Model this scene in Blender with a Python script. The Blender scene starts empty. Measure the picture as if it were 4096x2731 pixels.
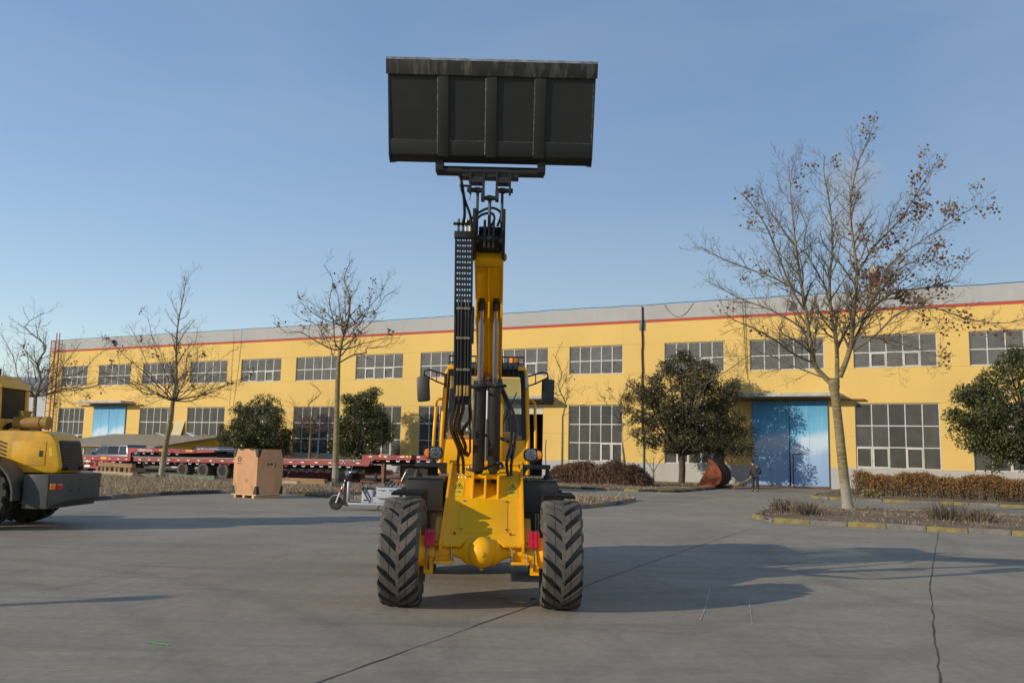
import bpy, bmesh, math, random
import numpy as np
from math import sin, cos, pi, radians, sqrt, atan2
from mathutils import Vector, Matrix, Quaternion

random.seed(7); RNG = np.random.default_rng(7)
sc = bpy.context.scene
col = sc.collection

# ---------------------------------------------------------------- camera
cam = bpy.data.cameras.new('camera'); cam_o = bpy.data.objects.new('camera', cam); col.objects.link(cam_o)
PITCH, ROLL = radians(7.2556), radians(1.2559)
fw = Vector((0, cos(PITCH), sin(PITCH))); rt0 = Vector((1, 0, 0)); up0 = Vector((0, -sin(PITCH), cos(PITCH)))
rt = rt0*cos(ROLL) + up0*sin(ROLL); upv = -rt0*sin(ROLL) + up0*cos(ROLL)
m = Matrix((rt, upv, -fw)).transposed().to_4x4(); m.translation = Vector((0, 0, 1.73))
cam_o.matrix_world = m
cam.sensor_width = 36; cam.lens = 36*3480/4096; cam.clip_start = .1; cam.clip_end = 3000
cam.dof.use_dof = True; cam.dof.focus_distance = 10.5; cam.dof.aperture_fstop = 5.0
sc.camera = cam_o

# ---------------------------------------------------------------- sky, sun, exposure
SUN_EL = radians(18.5); SUN_DIR = Vector((.89, .455, 0)).normalized()      # the way the light travels over the ground
w = bpy.data.worlds.new('World'); sc.world = w; w.use_nodes = True
nt = w.node_tree; bg = nt.nodes['Background']
sky = nt.nodes.new('ShaderNodeTexSky'); sky.sky_type = 'NISHITA'; sky.sun_disc = False
sky.sun_elevation = SUN_EL; sky.sun_rotation = -atan2(-SUN_DIR.x, -SUN_DIR.y)
sky.air_density = 1.0; sky.dust_density = .45; sky.ozone_density = 2.0; sky.altitude = 50
gm = nt.nodes.new('ShaderNodeGamma'); gm.inputs[1].default_value = .52                                   # thin winter haze: flatter, paler sky all round
nt.links.new(sky.outputs[0], gm.inputs[0]); hs = nt.nodes.new('ShaderNodeHueSaturation'); hs.inputs['Hue'].default_value = .512; hs.inputs['Saturation'].default_value = 1.5; hs.inputs['Value'].default_value = 1.38
nt.links.new(gm.outputs[0], hs.inputs['Color'])
tc = nt.nodes.new('ShaderNodeTexCoord'); mp = nt.nodes.new('ShaderNodeMapping'); mp.inputs['Scale'].default_value = (1.2, 2.2, 5.); nt.links.new(tc.outputs['Generated'], mp.inputs[0])
cn = nt.nodes.new('ShaderNodeTexNoise'); cn.inputs['Scale'].default_value = 1.5; cn.inputs['Detail'].default_value = 5; cn.inputs['Roughness'].default_value = .55; cn.inputs['Distortion'].default_value = .5; nt.links.new(mp.outputs[0], cn.inputs[0])
cr_ = nt.nodes.new('ShaderNodeValToRGB'); nt.links.new(cn.outputs['Fac'], cr_.inputs[0]); cr_.color_ramp.elements[0].position = .42; cr_.color_ramp.elements[1].position = .8; cr_.color_ramp.elements[1].color = (.15, .15, .15, 1)
cm = nt.nodes.new('ShaderNodeMix'); cm.data_type = 'RGBA'; cm.inputs[7].default_value = (2.5, 2.75, 3.0, 1); nt.links.new(cr_.outputs[0], cm.inputs[0]); nt.links.new(hs.outputs[0], cm.inputs[6]); nt.links.new(cm.outputs[2], bg.inputs[0])
bg.inputs[1].default_value = .15          # (the mix above is a faint veil of high cloud)
sun = bpy.data.lights.new('sun', 'SUN'); sun.energy = 2.75; sun.angle = radians(.5); sun.color = (1, .86, .68)
sun_o = bpy.data.objects.new('sun', sun); col.objects.link(sun_o)
ld = Vector((SUN_DIR.x*cos(SUN_EL), SUN_DIR.y*cos(SUN_EL), -sin(SUN_EL)))
sun_o.rotation_euler = ld.to_track_quat('-Z', 'Y').to_euler(); sun_o.location = (-40, -20, 30)
vs = sc.view_settings; vs.view_transform = 'Standard'; vs.look = 'None'; vs.exposure = .55; vs.gamma = 1
sc.render.engine = 'CYCLES'; sc.cycles.use_denoising = True; sc.cycles.max_bounces = 6; sc.cycles.transparent_max_bounces = 12
sc.cycles.diffuse_bounces = 3; sc.cycles.glossy_bounces = 3; sc.cycles.volume_bounces = 0; sc.cycles.sample_clamp_indirect = 6

# ---------------------------------------------------------------- facade frame: u along the hall, v away from the hall's foot line through the origin
PHI = radians(27.3305); FD = 54.66
def W(u, v, z=0.): return Vector((u*cos(PHI) + v*sin(PHI), -u*sin(PHI) + v*cos(PHI), z))

# ---------------------------------------------------------------- helpers
def tag(o, label=None, cat=None, group=None, kind=None):
    if label: o['label'] = label
    if cat: o['category'] = cat
    if group: o['group'] = group
    if kind: o['kind'] = kind
    return o
def empty(name, loc=(0, 0, 0), rz=0., parent=None):
    o = bpy.data.objects.new(name, None); col.objects.link(o); o.location = loc; o.rotation_euler = (0, 0, rz)
    o.empty_display_size = .2
    if parent: o.parent = parent
    return o
def obj(name, me, parent=None, loc=None, rz=None):
    o = bpy.data.objects.new(name, me); col.objects.link(o)
    if parent: o.parent = parent
    if loc is not None: o.location = loc
    if rz is not None: o.rotation_euler = (0, 0, rz)
    return o
def copy_tree(o, parent=None):
    c = o.copy(); col.objects.link(c); c.parent = parent
    for ch in list(o.children): copy_tree(ch, c)
    return c

class MB:
    """collects shapes; build() links them as one mesh object"""
    def __init__(s): s.v = []; s.f = []
    def add(s, vs, fs, M=None):
        b = len(s.v)
        for p in vs:
            p = Vector(p)
            s.v.append(tuple(M @ p) if M is not None else tuple(p))
        s.f += [tuple(b+i for i in f) for f in fs]; return s
    def box(s, c, d, R=None):
        x, y, z = d[0]/2, d[1]/2, d[2]/2; c = Vector(c)
        vs = [Vector(p) for p in ((-x,-y,-z),(x,-y,-z),(x,y,-z),(-x,y,-z),(-x,-y,z),(x,-y,z),(x,y,z),(-x,y,z))]
        if R is not None: vs = [R @ p for p in vs]
        return s.add([c+p for p in vs], [(0,3,2,1),(4,5,6,7),(0,1,5,4),(1,2,6,5),(2,3,7,6),(3,0,4,7)])
    def bb(s, x0, x1, y0, y1, z0, z1): return s.box(((x0+x1)/2,(y0+y1)/2,(z0+z1)/2), (x1-x0,y1-y0,z1-z0))
    def hexa(s, p): return s.add(p, [(0,3,2,1),(4,5,6,7),(0,1,5,4),(1,2,6,5),(2,3,7,6),(3,0,4,7)])
    def prism(s, poly, a, b, axis='x'):
        """poly in the plane across axis: x->(y,z), y->(x,z), z->(x,y)"""
        def P(q, t): return {'x': (t, q[0], q[1]), 'y': (q[0], t, q[1]), 'z': (q[0], q[1], t)}[axis]
        n = len(poly); vs = [P(q, a) for q in poly] + [P(q, b) for q in poly]
        fs = [tuple(range(n)), tuple(range(2*n-1, n-1, -1))] + [(i, n+i, n+(i+1) % n, (i+1) % n) for i in range(n)]
        return s.add(vs, fs)
    def cyl(s, p0, p1, r0, r1=None, seg=12, caps=True):
        return s.tube([p0, p1], [r0, r0 if r1 is None else r1], seg, caps)
    def tube(s, path, r, seg=8, caps=True):
        P = [Vector(p) for p in path]; n = len(P)
        if not hasattr(r, '__len__'): r = [r]*n
        b = len(s.v); prev = None
        for i in range(n):
            t = (P[min(i+1, n-1)] - P[max(i-1, 0)])
            if t.length < 1e-9: t = Vector((0, 0, 1))
            t.normalize()
            if prev is None:
                a = Vector((0, 0, 1)) if abs(t.z) < .9 else Vector((1, 0, 0))
                n1 = t.cross(a).normalized()
            else:
                n1 = (prev - t*prev.dot(t))
                n1 = n1.normalized() if n1.length > 1e-6 else t.orthogonal().normalized()
            prev = n1; n2 = t.cross(n1)
            for k in range(seg):
                a = 2*pi*k/seg; q = P[i] + (n1*cos(a) + n2*sin(a))*r[i]; s.v.append(tuple(q))
        for i in range(n-1):
            for k in range(seg):
                k2 = (k+1) % seg; s.f.append((b+i*seg+k, b+i*seg+k2, b+(i+1)*seg+k2, b+(i+1)*seg+k))
        if caps:
            s.f.append(tuple(b+k for k in range(seg-1, -1, -1))); s.f.append(tuple(b+(n-1)*seg+k for k in range(seg)))
        return s
    def lathe(s, prof, seg=24, M=None, closed=False):
        """prof: (radius, height) turned about local z"""
        b = len(s.v); n = len(prof)
        for (r, h) in prof:
            for k in range(seg):
                a = 2*pi*k/seg; p = Vector((r*cos(a), r*sin(a), h)); s.v.append(tuple(M @ p if M is not None else p))
        for i in range(n-1 if not closed else n):
            j = (i+1) % n
            for k in range(seg):
                k2 = (k+1) % seg; s.f.append((b+i*seg+k, b+i*seg+k2, b+j*seg+k2, b+j*seg+k))
        if not closed:
            if prof[0][0] > 1e-6: s.f.append(tuple(b+k for k in range(seg-1, -1, -1)))
            if prof[-1][0] > 1e-6: s.f.append(tuple(b+(n-1)*seg+k for k in range(seg)))
        return s
    def ball(s, c, r, seg=12, rings=8):
        c = Vector(c); rr = r if hasattr(r, '__len__') else (r, r, r)
        prof = [(max(sin(pi*i/rings), 1e-4), -cos(pi*i/rings)) for i in range(rings+1)]
        M = Matrix.Translation(c) @ Matrix.Diagonal((rr[0], rr[1], rr[2], 1))
        return s.lathe(prof, seg, M)
    def ribbon(s, pts, wd, z):
        b = len(s.v); P = [Vector((p[0], p[1])) for p in pts]; n = len(P)
        for i in range(n):
            t = (P[min(i+1, n-1)]-P[max(i-1, 0)]).normalized(); q = Vector((-t.y, t.x))*((wd[i] if hasattr(wd, '__len__') else wd)/2)
            s.v += [(P[i].x+q.x, P[i].y+q.y, z), (P[i].x-q.x, P[i].y-q.y, z)]
        s.f += [(b+2*i, b+2*i+1, b+2*i+3, b+2*i+2) for i in range(n-1)]; return s
    def mesh(s, name, mat, smooth=35, bevel=0, recalc=True):
        me = bpy.data.meshes.new(name); me.from_pydata(s.v, [], s.f)
        if recalc or bevel:
            bm = bmesh.new(); bm.from_mesh(me)
            if bevel: 
                bmesh.ops.remove_doubles(bm, verts=bm.verts, dist=1e-5)
            bmesh.ops.recalc_face_normals(bm, faces=bm.faces)
            if bevel:
                ed = [e for e in bm.edges if len(e.link_faces) == 2 and e.calc_face_angle(0) > radians(30)]
                if ed: bmesh.ops.bevel(bm, geom=ed, offset=bevel, segments=2, profile=.6, affect='EDGES', clamp_overlap=True)
            bm.to_mesh(me); bm.free()
        if mat: me.materials.append(MAT[mat] if isinstance(mat, str) else mat)
        if smooth:
            me.polygons.foreach_set('use_smooth', [True]*len(me.polygons)); me.set_sharp_from_angle(angle=radians(smooth))
        me.update(); return me
    def build(s, name, mat, parent=None, smooth=35, bevel=0, loc=None, rz=None):
        return obj(name, s.mesh(name, mat, smooth, bevel), parent, loc, rz)
def np_mesh(name, V, nper, mat):
    """V: (k*nper, 3) array, loose faces of nper corners"""
    V = np.asarray(V, np.float32); k = len(V)//nper
    me = bpy.data.meshes.new(name); me.vertices.add(len(V)); me.vertices.foreach_set('co', V.ravel())
    me.loops.add(len(V)); me.loops.foreach_set('vertex_index', np.arange(len(V), dtype=np.int32))
    me.polygons.add(k); me.polygons.foreach_set('loop_start', np.arange(0, len(V), nper, dtype=np.int32))
    me.materials.append(MAT[mat]); me.update(calc_edges=True); return me

# ---------------------------------------------------------------- materials
MAT = {}
def nodes(name):
    m = bpy.data.materials.new(name); m.use_nodes = True; MAT[name] = m
    return m, m.node_tree, m.node_tree.nodes['Principled BSDF']
def _noise(nt, scale, detail=4, rough=.55, vec=None, dist=0.):
    n = nt.nodes.new('ShaderNodeTexNoise'); n.inputs['Scale'].default_value = scale; n.inputs['Detail'].default_value = detail
    n.inputs['Roughness'].default_value = rough; n.inputs['Distortion'].default_value = dist
    if vec is not None: nt.links.new(vec, n.inputs['Vector'])
    return n.outputs['Fac']
def _coord(nt, kind='Object', scale=None):
    t = nt.nodes.new('ShaderNodeTexCoord').outputs[kind]
    if scale is None: return t
    mp = nt.nodes.new('ShaderNodeMapping'); mp.inputs['Scale'].default_value = scale; nt.links.new(t, mp.inputs[0]); return mp.outputs[0]
def _ramp(nt, fac, stops):
    r = nt.nodes.new('ShaderNodeValToRGB'); nt.links.new(fac, r.inputs[0]); e = r.color_ramp.elements
    while len(e) < len(stops): e.new(.5)
    for i, (p, c) in enumerate(stops): e[i].position = p; e[i].color = (*c, 1) if len(c) == 3 else c
    return r.outputs[0]
def _mix(nt, fac, a, b, mode='MIX'):
    n = nt.nodes.new('ShaderNodeMix'); n.data_type = 'RGBA'; n.blend_type = mode
    for sock, val in ((n.inputs[0], fac), (n.inputs[6], a), (n.inputs[7], b)):
        if hasattr(val, 'is_linked') or hasattr(val, 'links'): nt.links.new(val, sock)
        elif isinstance(val, (int, float)): sock.default_value = val
        else: sock.default_value = (*val, 1)
    return n.outputs[2]
def _math(nt, op, a, b=None, c=None):
    n = nt.nodes.new('ShaderNodeMath'); n.operation = op
    for i, v in enumerate((a, b, c)):
        if v is None: continue
        if hasattr(v, 'links'): nt.links.new(v, n.inputs[i])
        else: n.inputs[i].default_value = v
    return n.outputs[0]
def _bump(nt, bsdf, h, strength=.3, dist=.01):
    b = nt.nodes.new('ShaderNodeBump'); b.inputs['Strength'].default_value = strength; b.inputs['Distance'].default_value = dist
    nt.links.new(h, b.inputs['Height']); nt.links.new(b.outputs[0], bsdf.inputs['Normal'])
def mat(name, c, rough=.5, metal=0., var=.15, scale=6., bump=0., dirt=None, dirt_amt=.4, coat=0., spec=.5, bscale=None, stretch=None):
    """colour with gentle noise variation, optional dust/dirt of its own shape, optional fine relief"""
    m, nt, b = nodes(name); co = _coord(nt, 'Object', stretch)
    f = _noise(nt, scale, 5, .6, co)
    lo = tuple(x*(1-var) for x in c); hi = tuple(min(x*(1+var), 1) for x in c)
    cc = _ramp(nt, f, [(.3, lo), (.7, hi)])
    if dirt:
        d = _noise(nt, scale*.55, 7, .68, co, .4); cc = _mix(nt, _ramp(nt, d, [(.48, (0, 0, 0)), (.72, (dirt_amt,)*3)]), cc, dirt)
        rr = _ramp(nt, d, [(.45, (rough,)*3), (.7, (min(rough+.25, 1),)*3)]); nt.links.new(rr, b.inputs['Roughness'])
    nt.links.new(cc, b.inputs['Base Color'])
    if not dirt: b.inputs['Roughness'].default_value = rough
    b.inputs['Metallic'].default_value = metal; b.inputs['Coat Weight'].default_value = coat; b.inputs['Coat Roughness'].default_value = .12
    b.inputs['Specular IOR Level'].default_value = spec
    if bump: _bump(nt, b, _noise(nt, bscale or scale*8, 6, .65, co), bump, .01)
    return m
def leafmat(name, c1, c2, rough=.5, trans=.25):
    m, nt, b = nodes(name)
    g = nt.nodes.new('ShaderNodeNewGeometry'); co = _coord(nt)
    f = _math(nt, 'ADD', _math(nt, 'MULTIPLY', g.outputs['Random Per Island'], .6), _math(nt, 'MULTIPLY', _noise(nt, .9, 3, .6, co), .4))
    nt.links.new(_ramp(nt, f, [(.2, c1), (.8, c2)]), b.inputs['Base Color']); b.inputs['Roughness'].default_value = rough
    b.inputs['Specular IOR Level'].default_value = .35
    if trans:
        t = nt.nodes.new('ShaderNodeBsdfTranslucent'); nt.links.new(_ramp(nt, f, [(.2, c1), (.8, c2)]), t.inputs[0])
        mx = nt.nodes.new('ShaderNodeMixShader'); mx.inputs[0].default_value = trans
        nt.links.new(b.outputs[0], mx.inputs[1]); nt.links.new(t.outputs[0], mx.inputs[2])
        nt.links.new(mx.outputs[0], nt.nodes['Material Output'].inputs[0])
    return m
# --- concrete yard
m, nt, b = nodes('concrete'); co = _coord(nt)
base = _ramp(nt, _noise(nt, .35, 6, .62, co), [(.3, (.252, .224, .170)), (.55, (.316, .283, .217)), (.75, (.356, .321, .250))])
fine = _ramp(nt, _noise(nt, 9, 6, .7, co), [(.3, (.82,)*3), (.7, (1.1,)*3)])
c = _mix(nt, 1., base, fine, 'MULTIPLY')
scuff = _noise(nt, 1., 5, .6, _coord(nt, 'Object', (.22, 1.7, 1)), 1.2)
c = _mix(nt, _ramp(nt, scuff, [(.5, (0, 0, 0)), (.75, (.42,)*3)]), c, (.105, .1, .095))
sc2 = _noise(nt, 1.2, 5, .6, _coord(nt, 'Object', (1.4, .3, 1)), 1.8)
c = _mix(nt, _ramp(nt, sc2, [(.52, (0, 0, 0)), (.8, (.35,)*3)]), c, (.1, .096, .092))
stain = _noise(nt, .8, 4, .5, co, .6)
c = _mix(nt, _ramp(nt, stain, [(.58, (0, 0, 0)), (.8, (.3,)*3)]), c, (.33, .29, .24))
vo = nt.nodes.new('ShaderNodeTexVoronoi'); vo.inputs['Scale'].default_value = 3.1; nt.links.new(co, vo.inputs['Vector'])
spk = _ramp(nt, vo.outputs['Distance'], [(.0, (.8,)*3), (.035, (0, 0, 0))])
c = _mix(nt, spk, c, (.07, .065, .06))
uv = nt.nodes.new('ShaderNodeMapping'); uv.inputs['Rotation'].default_value = (0, 0, PHI); uv.inputs['Location'].default_value = (4.6, -12.1, 0); nt.links.new(co, uv.inputs[0])
sn = nt.nodes.new('ShaderNodeVectorMath'); sn.operation = 'DIVIDE'; sn.inputs[1].default_value = (4.65, 8.4, 1000); nt.links.new(uv.outputs[0], sn.inputs[0])
sf = nt.nodes.new('ShaderNodeVectorMath'); sf.operation = 'FLOOR'; nt.links.new(sn.outputs[0], sf.inputs[0]); wn = nt.nodes.new('ShaderNodeTexWhiteNoise'); nt.links.new(sf.outputs[0], wn.inputs['Vector'])
c = _mix(nt, 1., c, _ramp(nt, wn.outputs['Value'], [(0, (.92, .92, .93)), (1, (1.06, 1.055, 1.04))]), 'MULTIPLY')          # each slab its own tone
sp = nt.nodes.new('ShaderNodeSeparateXYZ'); nt.links.new(co, sp.inputs[0])
for cx_, cy_, R_ in ((9., 2., 8.2), (9.3, 2.4, 9.9), (-11, 3., 9.5), (-11, 2.6, 11.2), (3., -6., 12.6), (16, 14, 11.5), (-3, 24, 13.5)):                       # turning tyre marks
    dd_ = _math(nt, 'SQRT', _math(nt, 'ADD', _math(nt, 'POWER', _math(nt, 'SUBTRACT', sp.outputs[0], cx_), 2.), _math(nt, 'POWER', _math(nt, 'SUBTRACT', sp.outputs[1], cy_), 2.)))
    band = _ramp(nt, _math(nt, 'ABSOLUTE', _math(nt, 'SUBTRACT', dd_, R_)), [(.05, (.30,)*3), (.26, (0, 0, 0))])
    c = _mix(nt, _math(nt, 'MULTIPLY', band, _noise(nt, 2.2, 6, .75, co)), c, (.085, .08, .075))
nt.links.new(c, b.inputs['Base Color']); b.inputs['Roughness'].default_value = .82; b.inputs['Specular IOR Level'].default_value = .3
_bump(nt, b, _noise(nt, 45, 6, .8, co), .5, .006)
mat('joint', (.065, .06, .052), .95, var=.5, scale=30)
mat('chalk', (.42, .41, .38), .9, var=.3, scale=25)
mat('green_paint', (.12, .5, .08), .8, var=.4, scale=30)
mat('oil', (.03, .028, .025), .25, var=.4, scale=8)
mat('soil', (.15, .105, .065), .95, var=.4, scale=3, bump=.6, bscale=25, dirt=(.3, .22, .12), dirt_amt=.6)
mat('kerb_grey', (.17, .16, .145), .9, var=.3, scale=4, bump=.5, bscale=30, dirt=(.06, .055, .05), dirt_amt=.6)
mat('kerb_yellow', (.22, .18, .06), .85, var=.35, scale=7, bump=.5, bscale=30, dirt=(.15, .135, .11), dirt_amt=1.)
mat('kerb_black', (.05, .055, .06), .85, var=.3, scale=4, bump=.5, bscale=30, dirt=(.2, .18, .15), dirt_amt=.6)
# --- hall
def wallmat(name, c, dirtc, amt, lines=True, streak=.3):
    m, nt, b = nodes(name); co = _coord(nt)
    cc = _ramp(nt, _noise(nt, .25, 5, .6, co), [(.3, tuple(x*.93 for x in c)), (.7, tuple(x*1.05 for x in c))])
    st = _noise(nt, 1., 5, .65, _coord(nt, 'Object', (2.2, 1, .16)), .3)
    cc = _mix(nt, _ramp(nt, st, [(.5, (0, 0, 0)), (.78, (streak,)*3)]), cc, dirtc)
    bl = _noise(nt, .5, 7, .7, co); cc = _mix(nt, _ramp(nt, bl, [(.6, (0, 0, 0)), (.75, (amt,)*3)]), cc, dirtc)
    if lines:
        z = nt.nodes.new('ShaderNodeSeparateXYZ'); nt.links.new(co, z.inputs[0])
        acc = None
        for lv in (3.09, 5.03, 7.07, 9.03):
            d = _math(nt, 'LESS_THAN', _math(nt, 'ABSOLUTE', _math(nt, 'SUBTRACT', z.outputs[2], lv)), .014)
            acc = d if acc is None else _math(nt, 'ADD', acc, d)
        cc = _mix(nt, _math(nt, 'MULTIPLY', acc, .45), cc, tuple(x*.35 for x in c))
    nt.links.new(cc, b.inputs['Base Color']); b.inputs['Roughness'].default_value = .85; b.inputs['Specular IOR Level'].default_value = .25
    _bump(nt, b, _noise(nt, 18, 5, .7, co), .15, .01)
wallmat('wall_yellow', (.665, .468, .150), (.54, .39, .15), .22, True, .18)
wallmat('wall_grey', (.40, .40, .385), (.52, .51, .48), .5, False, .3)
wallmat('wall_red', (.42, .075, .05), (.38, .12, .06), .4, False)
wallmat('parapet_grey', (.37, .38, .38), (.52, .52, .5), .55, False, .25)
wallmat('annex_yellow', (.55, .35, .05), (.4, .28, .08), .4, False)
mat('annex_pale', (.52, .44, .25), .8, var=.08, scale=2)
mat('interior', (.16, .155, .145), .9, var=.2, scale=1)
mat('window_frame', (.56, .56, .53), .5, var=.1, scale=4, dirt=(.4, .38, .33), dirt_amt=.4)
for gname, gk, gf in (('glass_dusty', 1., 1.), ('glass_sky_pale', 1.35, 1.3)):  # upper panes' glass: sky reflection painted in as a paler, less clear colour
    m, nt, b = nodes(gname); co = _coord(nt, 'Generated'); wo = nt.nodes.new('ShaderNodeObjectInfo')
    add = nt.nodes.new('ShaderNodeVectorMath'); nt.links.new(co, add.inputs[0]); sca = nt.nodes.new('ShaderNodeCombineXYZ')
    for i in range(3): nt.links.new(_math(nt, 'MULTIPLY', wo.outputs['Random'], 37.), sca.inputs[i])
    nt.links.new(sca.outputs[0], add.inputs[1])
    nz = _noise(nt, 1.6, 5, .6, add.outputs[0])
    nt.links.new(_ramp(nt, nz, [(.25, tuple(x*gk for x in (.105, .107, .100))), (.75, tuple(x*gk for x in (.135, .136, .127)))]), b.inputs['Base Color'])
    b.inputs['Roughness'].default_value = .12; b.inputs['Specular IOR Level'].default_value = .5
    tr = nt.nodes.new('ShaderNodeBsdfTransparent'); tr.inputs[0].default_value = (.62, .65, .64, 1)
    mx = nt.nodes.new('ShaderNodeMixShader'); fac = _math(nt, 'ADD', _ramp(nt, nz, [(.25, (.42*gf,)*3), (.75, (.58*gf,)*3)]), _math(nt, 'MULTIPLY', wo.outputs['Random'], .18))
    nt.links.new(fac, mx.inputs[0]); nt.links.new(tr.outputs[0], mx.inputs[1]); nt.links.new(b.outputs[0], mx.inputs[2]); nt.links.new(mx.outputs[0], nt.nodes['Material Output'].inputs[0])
# mural of sky and clouds on the steel doors (paint)
m, nt, b = nodes('door_mural'); co = _coord(nt); z = nt.nodes.new('ShaderNodeSeparateXYZ'); nt.links.new(co, z.inputs[0])
zz = _math(nt, 'ADD', _math(nt, 'DIVIDE', z.outputs[2], 5.1), _math(nt, 'MULTIPLY', _math(nt, 'SUBTRACT', _noise(nt, .55, 4, .55, co, .5), .5), .30))
zz = _math(nt, 'ADD', zz, _math(nt, 'MULTIPLY', z.outputs[0], -.045))
cc = _ramp(nt, zz, [(.0, (.20, .33, .54)), (.34, (.25, .39, .61)), (.46, (.44, .57, .71)), (.55, (.46, .60, .72)), (.66, (.12, .40, .63)), (1., (.04, .25, .46))])
st = _noise(nt, 1., 6, .7, _coord(nt, 'Object', (6, 1, .35)), .3); cc = _mix(nt, _ramp(nt, st, [(.52, (0, 0, 0)), (.75, (.35,)*3)]), cc, (.45, .55, .64))
nt.links.new(cc, b.inputs['Base Color']); b.inputs['Roughness'].default_value = .55
mat('steel_rust', (.16, .08, .05), .8, var=.4, scale=5, bump=.3)
mat('ladder_red', (.25, .07, .045), .7, var=.3, scale=5)
mat('canopy_concrete', (.42, .42, .40), .9, var=.2, scale=2, bump=.3, dirt=(.25, .24, .22), dirt_amt=.5)
mat('black_pipe', (.012, .012, .012), .6, var=.3, scale=4)
mat('shutter', (.62, .60, .55), .6, var=.1, scale=3)
mat('roof_sheet', (.27, .235, .18), .9, var=.15, scale=1.2, bump=.3, dirt=(.18, .16, .13), dirt_amt=.5)
# --- machines
mat('loader_yellow', (.86, .43, .002), .42, var=.04, scale=2.5, dirt=(.55, .3, .03), dirt_amt=.10, coat=.12, spec=.35)
mat('loader_yellow_old', (.72, .38, .01), .45, var=.12, scale=2.5, dirt=(.25, .17, .08), dirt_amt=.6, coat=.1)
mat('brown_yellow', (.30, .17, .03), .6, var=.25, scale=3, dirt=(.12, .08, .05), dirt_amt=.5)
mat('steel_black', (.011, .012, .012), .45, var=.25, scale=5, dirt=(.05, .047, .042), dirt_amt=.25)
m, nt, b = nodes('bucket_black'); co = _coord(nt)
cc = _ramp(nt, _noise(nt, 2.2, 5, .6, co), [(.3, (.0095, .012, .0118)), (.7, (.017, .0195, .019))])
n1 = _noise(nt, 3.5, 9, .78, co, .8); cc = _mix(nt, _ramp(nt, n1, [(.64, (0, 0, 0)), (.74, (.3,)*3)]), cc, (.07, .068, .06))
n2 = _noise(nt, 1., 6, .7, _coord(nt, 'Object', (14, 3, .9)), 1.5); cc = _mix(nt, _ramp(nt, n2, [(.68, (0, 0, 0)), (.76, (.4,)*3)]), cc, (.14, .13, .115))
n3 = _noise(nt, 1.6, 4, .5, co); cc = _mix(nt, _ramp(nt, n3, [(.6, (0, 0, 0)), (.75, (.2,)*3)]), cc, (.05, .042, .028))
nt.links.new(cc, b.inputs['Base Color']); b.inputs['Roughness'].default_value = .5
_bump(nt, b, _noise(nt, 30, 4, .6, co), .1, .004)
mat('matte_black', (.010, .0105, .011), .85, var=.2, scale=5, spec=.15)
mat('edge_scuffed', (.016, .0175, .017), .5, var=.3, scale=4, dirt=(.16, .155, .14), dirt_amt=.7, stretch=(5, 2, .8))
mat('worn_edge', (.30, .29, .27), .45, metal=.5, var=.5, scale=14, dirt=(.05, .05, .045), dirt_amt=.9)
mat('weld', (.13, .13, .125), .5, metal=.4, var=.6, scale=40)
mat('dark_grey_paint', (.028, .029, .028), .42, var=.15, scale=4, dirt=(.08, .075, .065), dirt_amt=.3)
mat('tank_black', (.016, .0165, .015), .4, var=.2, scale=3, dirt=(.05, .047, .04), dirt_amt=.35)
mat('counterweight_grey', (.052, .056, .052), .5, var=.2, scale=2, dirt=(.12, .1, .075), dirt_amt=.5)
mat('chrome', (.5, .5, .52), .26, metal=1., var=.05)
mat('roof_grey', (.085, .10, .11), .5, var=.1, scale=3)
mat('rod_dull', (.22, .22, .23), .35, metal=.8, var=.1)
mat('zinc', (.30, .27, .19), .45, metal=.9, var=.2, scale=20)
mat('bolt', (.4, .4, .4), .4, metal=.8, var=.3, scale=30)
mat('rubber', (.078, .073, .064), .8, var=.25, scale=5, bump=.3, bscale=60, dirt=(.16, .14, .105), dirt_amt=.7)
mat('rubber_dark', (.022, .022, .021), .7, var=.3, scale=6, dirt=(.07, .06, .05), dirt_amt=.5)
mat('rubber_worn', (.075, .072, .066), .9, var=.3, scale=5, dirt=(.13, .12, .10), dirt_amt=.7)
mat('hose', (.007, .007, .008), .32, var=.2, scale=20)
mat('red_guard', (.52, .012, .030), .35, var=.1, scale=4)
mat('label_yellow', (.72, .50, .02), .5, var=.05)
mat('black_print', (.02, .02, .02), .6, var=.2)
mat('amber', (.75, .22, .01), .2, var=.1, coat=.6)
mat('red_lens', (.45, .02, .02), .25, var=.1, coat=.4)
mat('plastic_black', (.010, .0105, .0115), .5, var=.2, scale=6, bump=.1)
mat('seat_blue', (.05, .12, .25), .7, var=.2)
mat('cab_inside', (.05, .055, .06), .7, var=.2)
def glassmat(name, tint, fac=.15, rough=.03, base=(.02, .03, .03)):
    m, nt, b = nodes(name); b.inputs['Base Color'].default_value = (*base, 1); b.inputs['Roughness'].default_value = rough; b.inputs['Specular IOR Level'].default_value = .8
    tr = nt.nodes.new('ShaderNodeBsdfTransparent'); tr.inputs[0].default_value = (*tint, 1)
    fr = nt.nodes.new('ShaderNodeFresnel'); fr.inputs[0].default_value = 1.5
    mx = nt.nodes.new('ShaderNodeMixShader'); nt.links.new(_math(nt, 'ADD', fr.outputs[0], fac), mx.inputs[0])
    nt.links.new(tr.outputs[0], mx.inputs[1]); nt.links.new(b.outputs[0], mx.inputs[2]); nt.links.new(mx.outputs[0], nt.nodes['Material Output'].inputs[0])
glassmat('cab_glass', (.85, .90, .87), .22, .03, (.17, .21, .245))  # grey-blue base colour stands in for the sky reflected in the panes
glassmat('lamp_glass', (.95, .95, .95), .05)
glassmat('car_glass', (.12, .14, .16), .55, .12, (.03, .034, .04))
mat('reflector', (.42, .42, .44), .22, metal=1., var=.3, scale=30, bump=.6, bscale=40)
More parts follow.
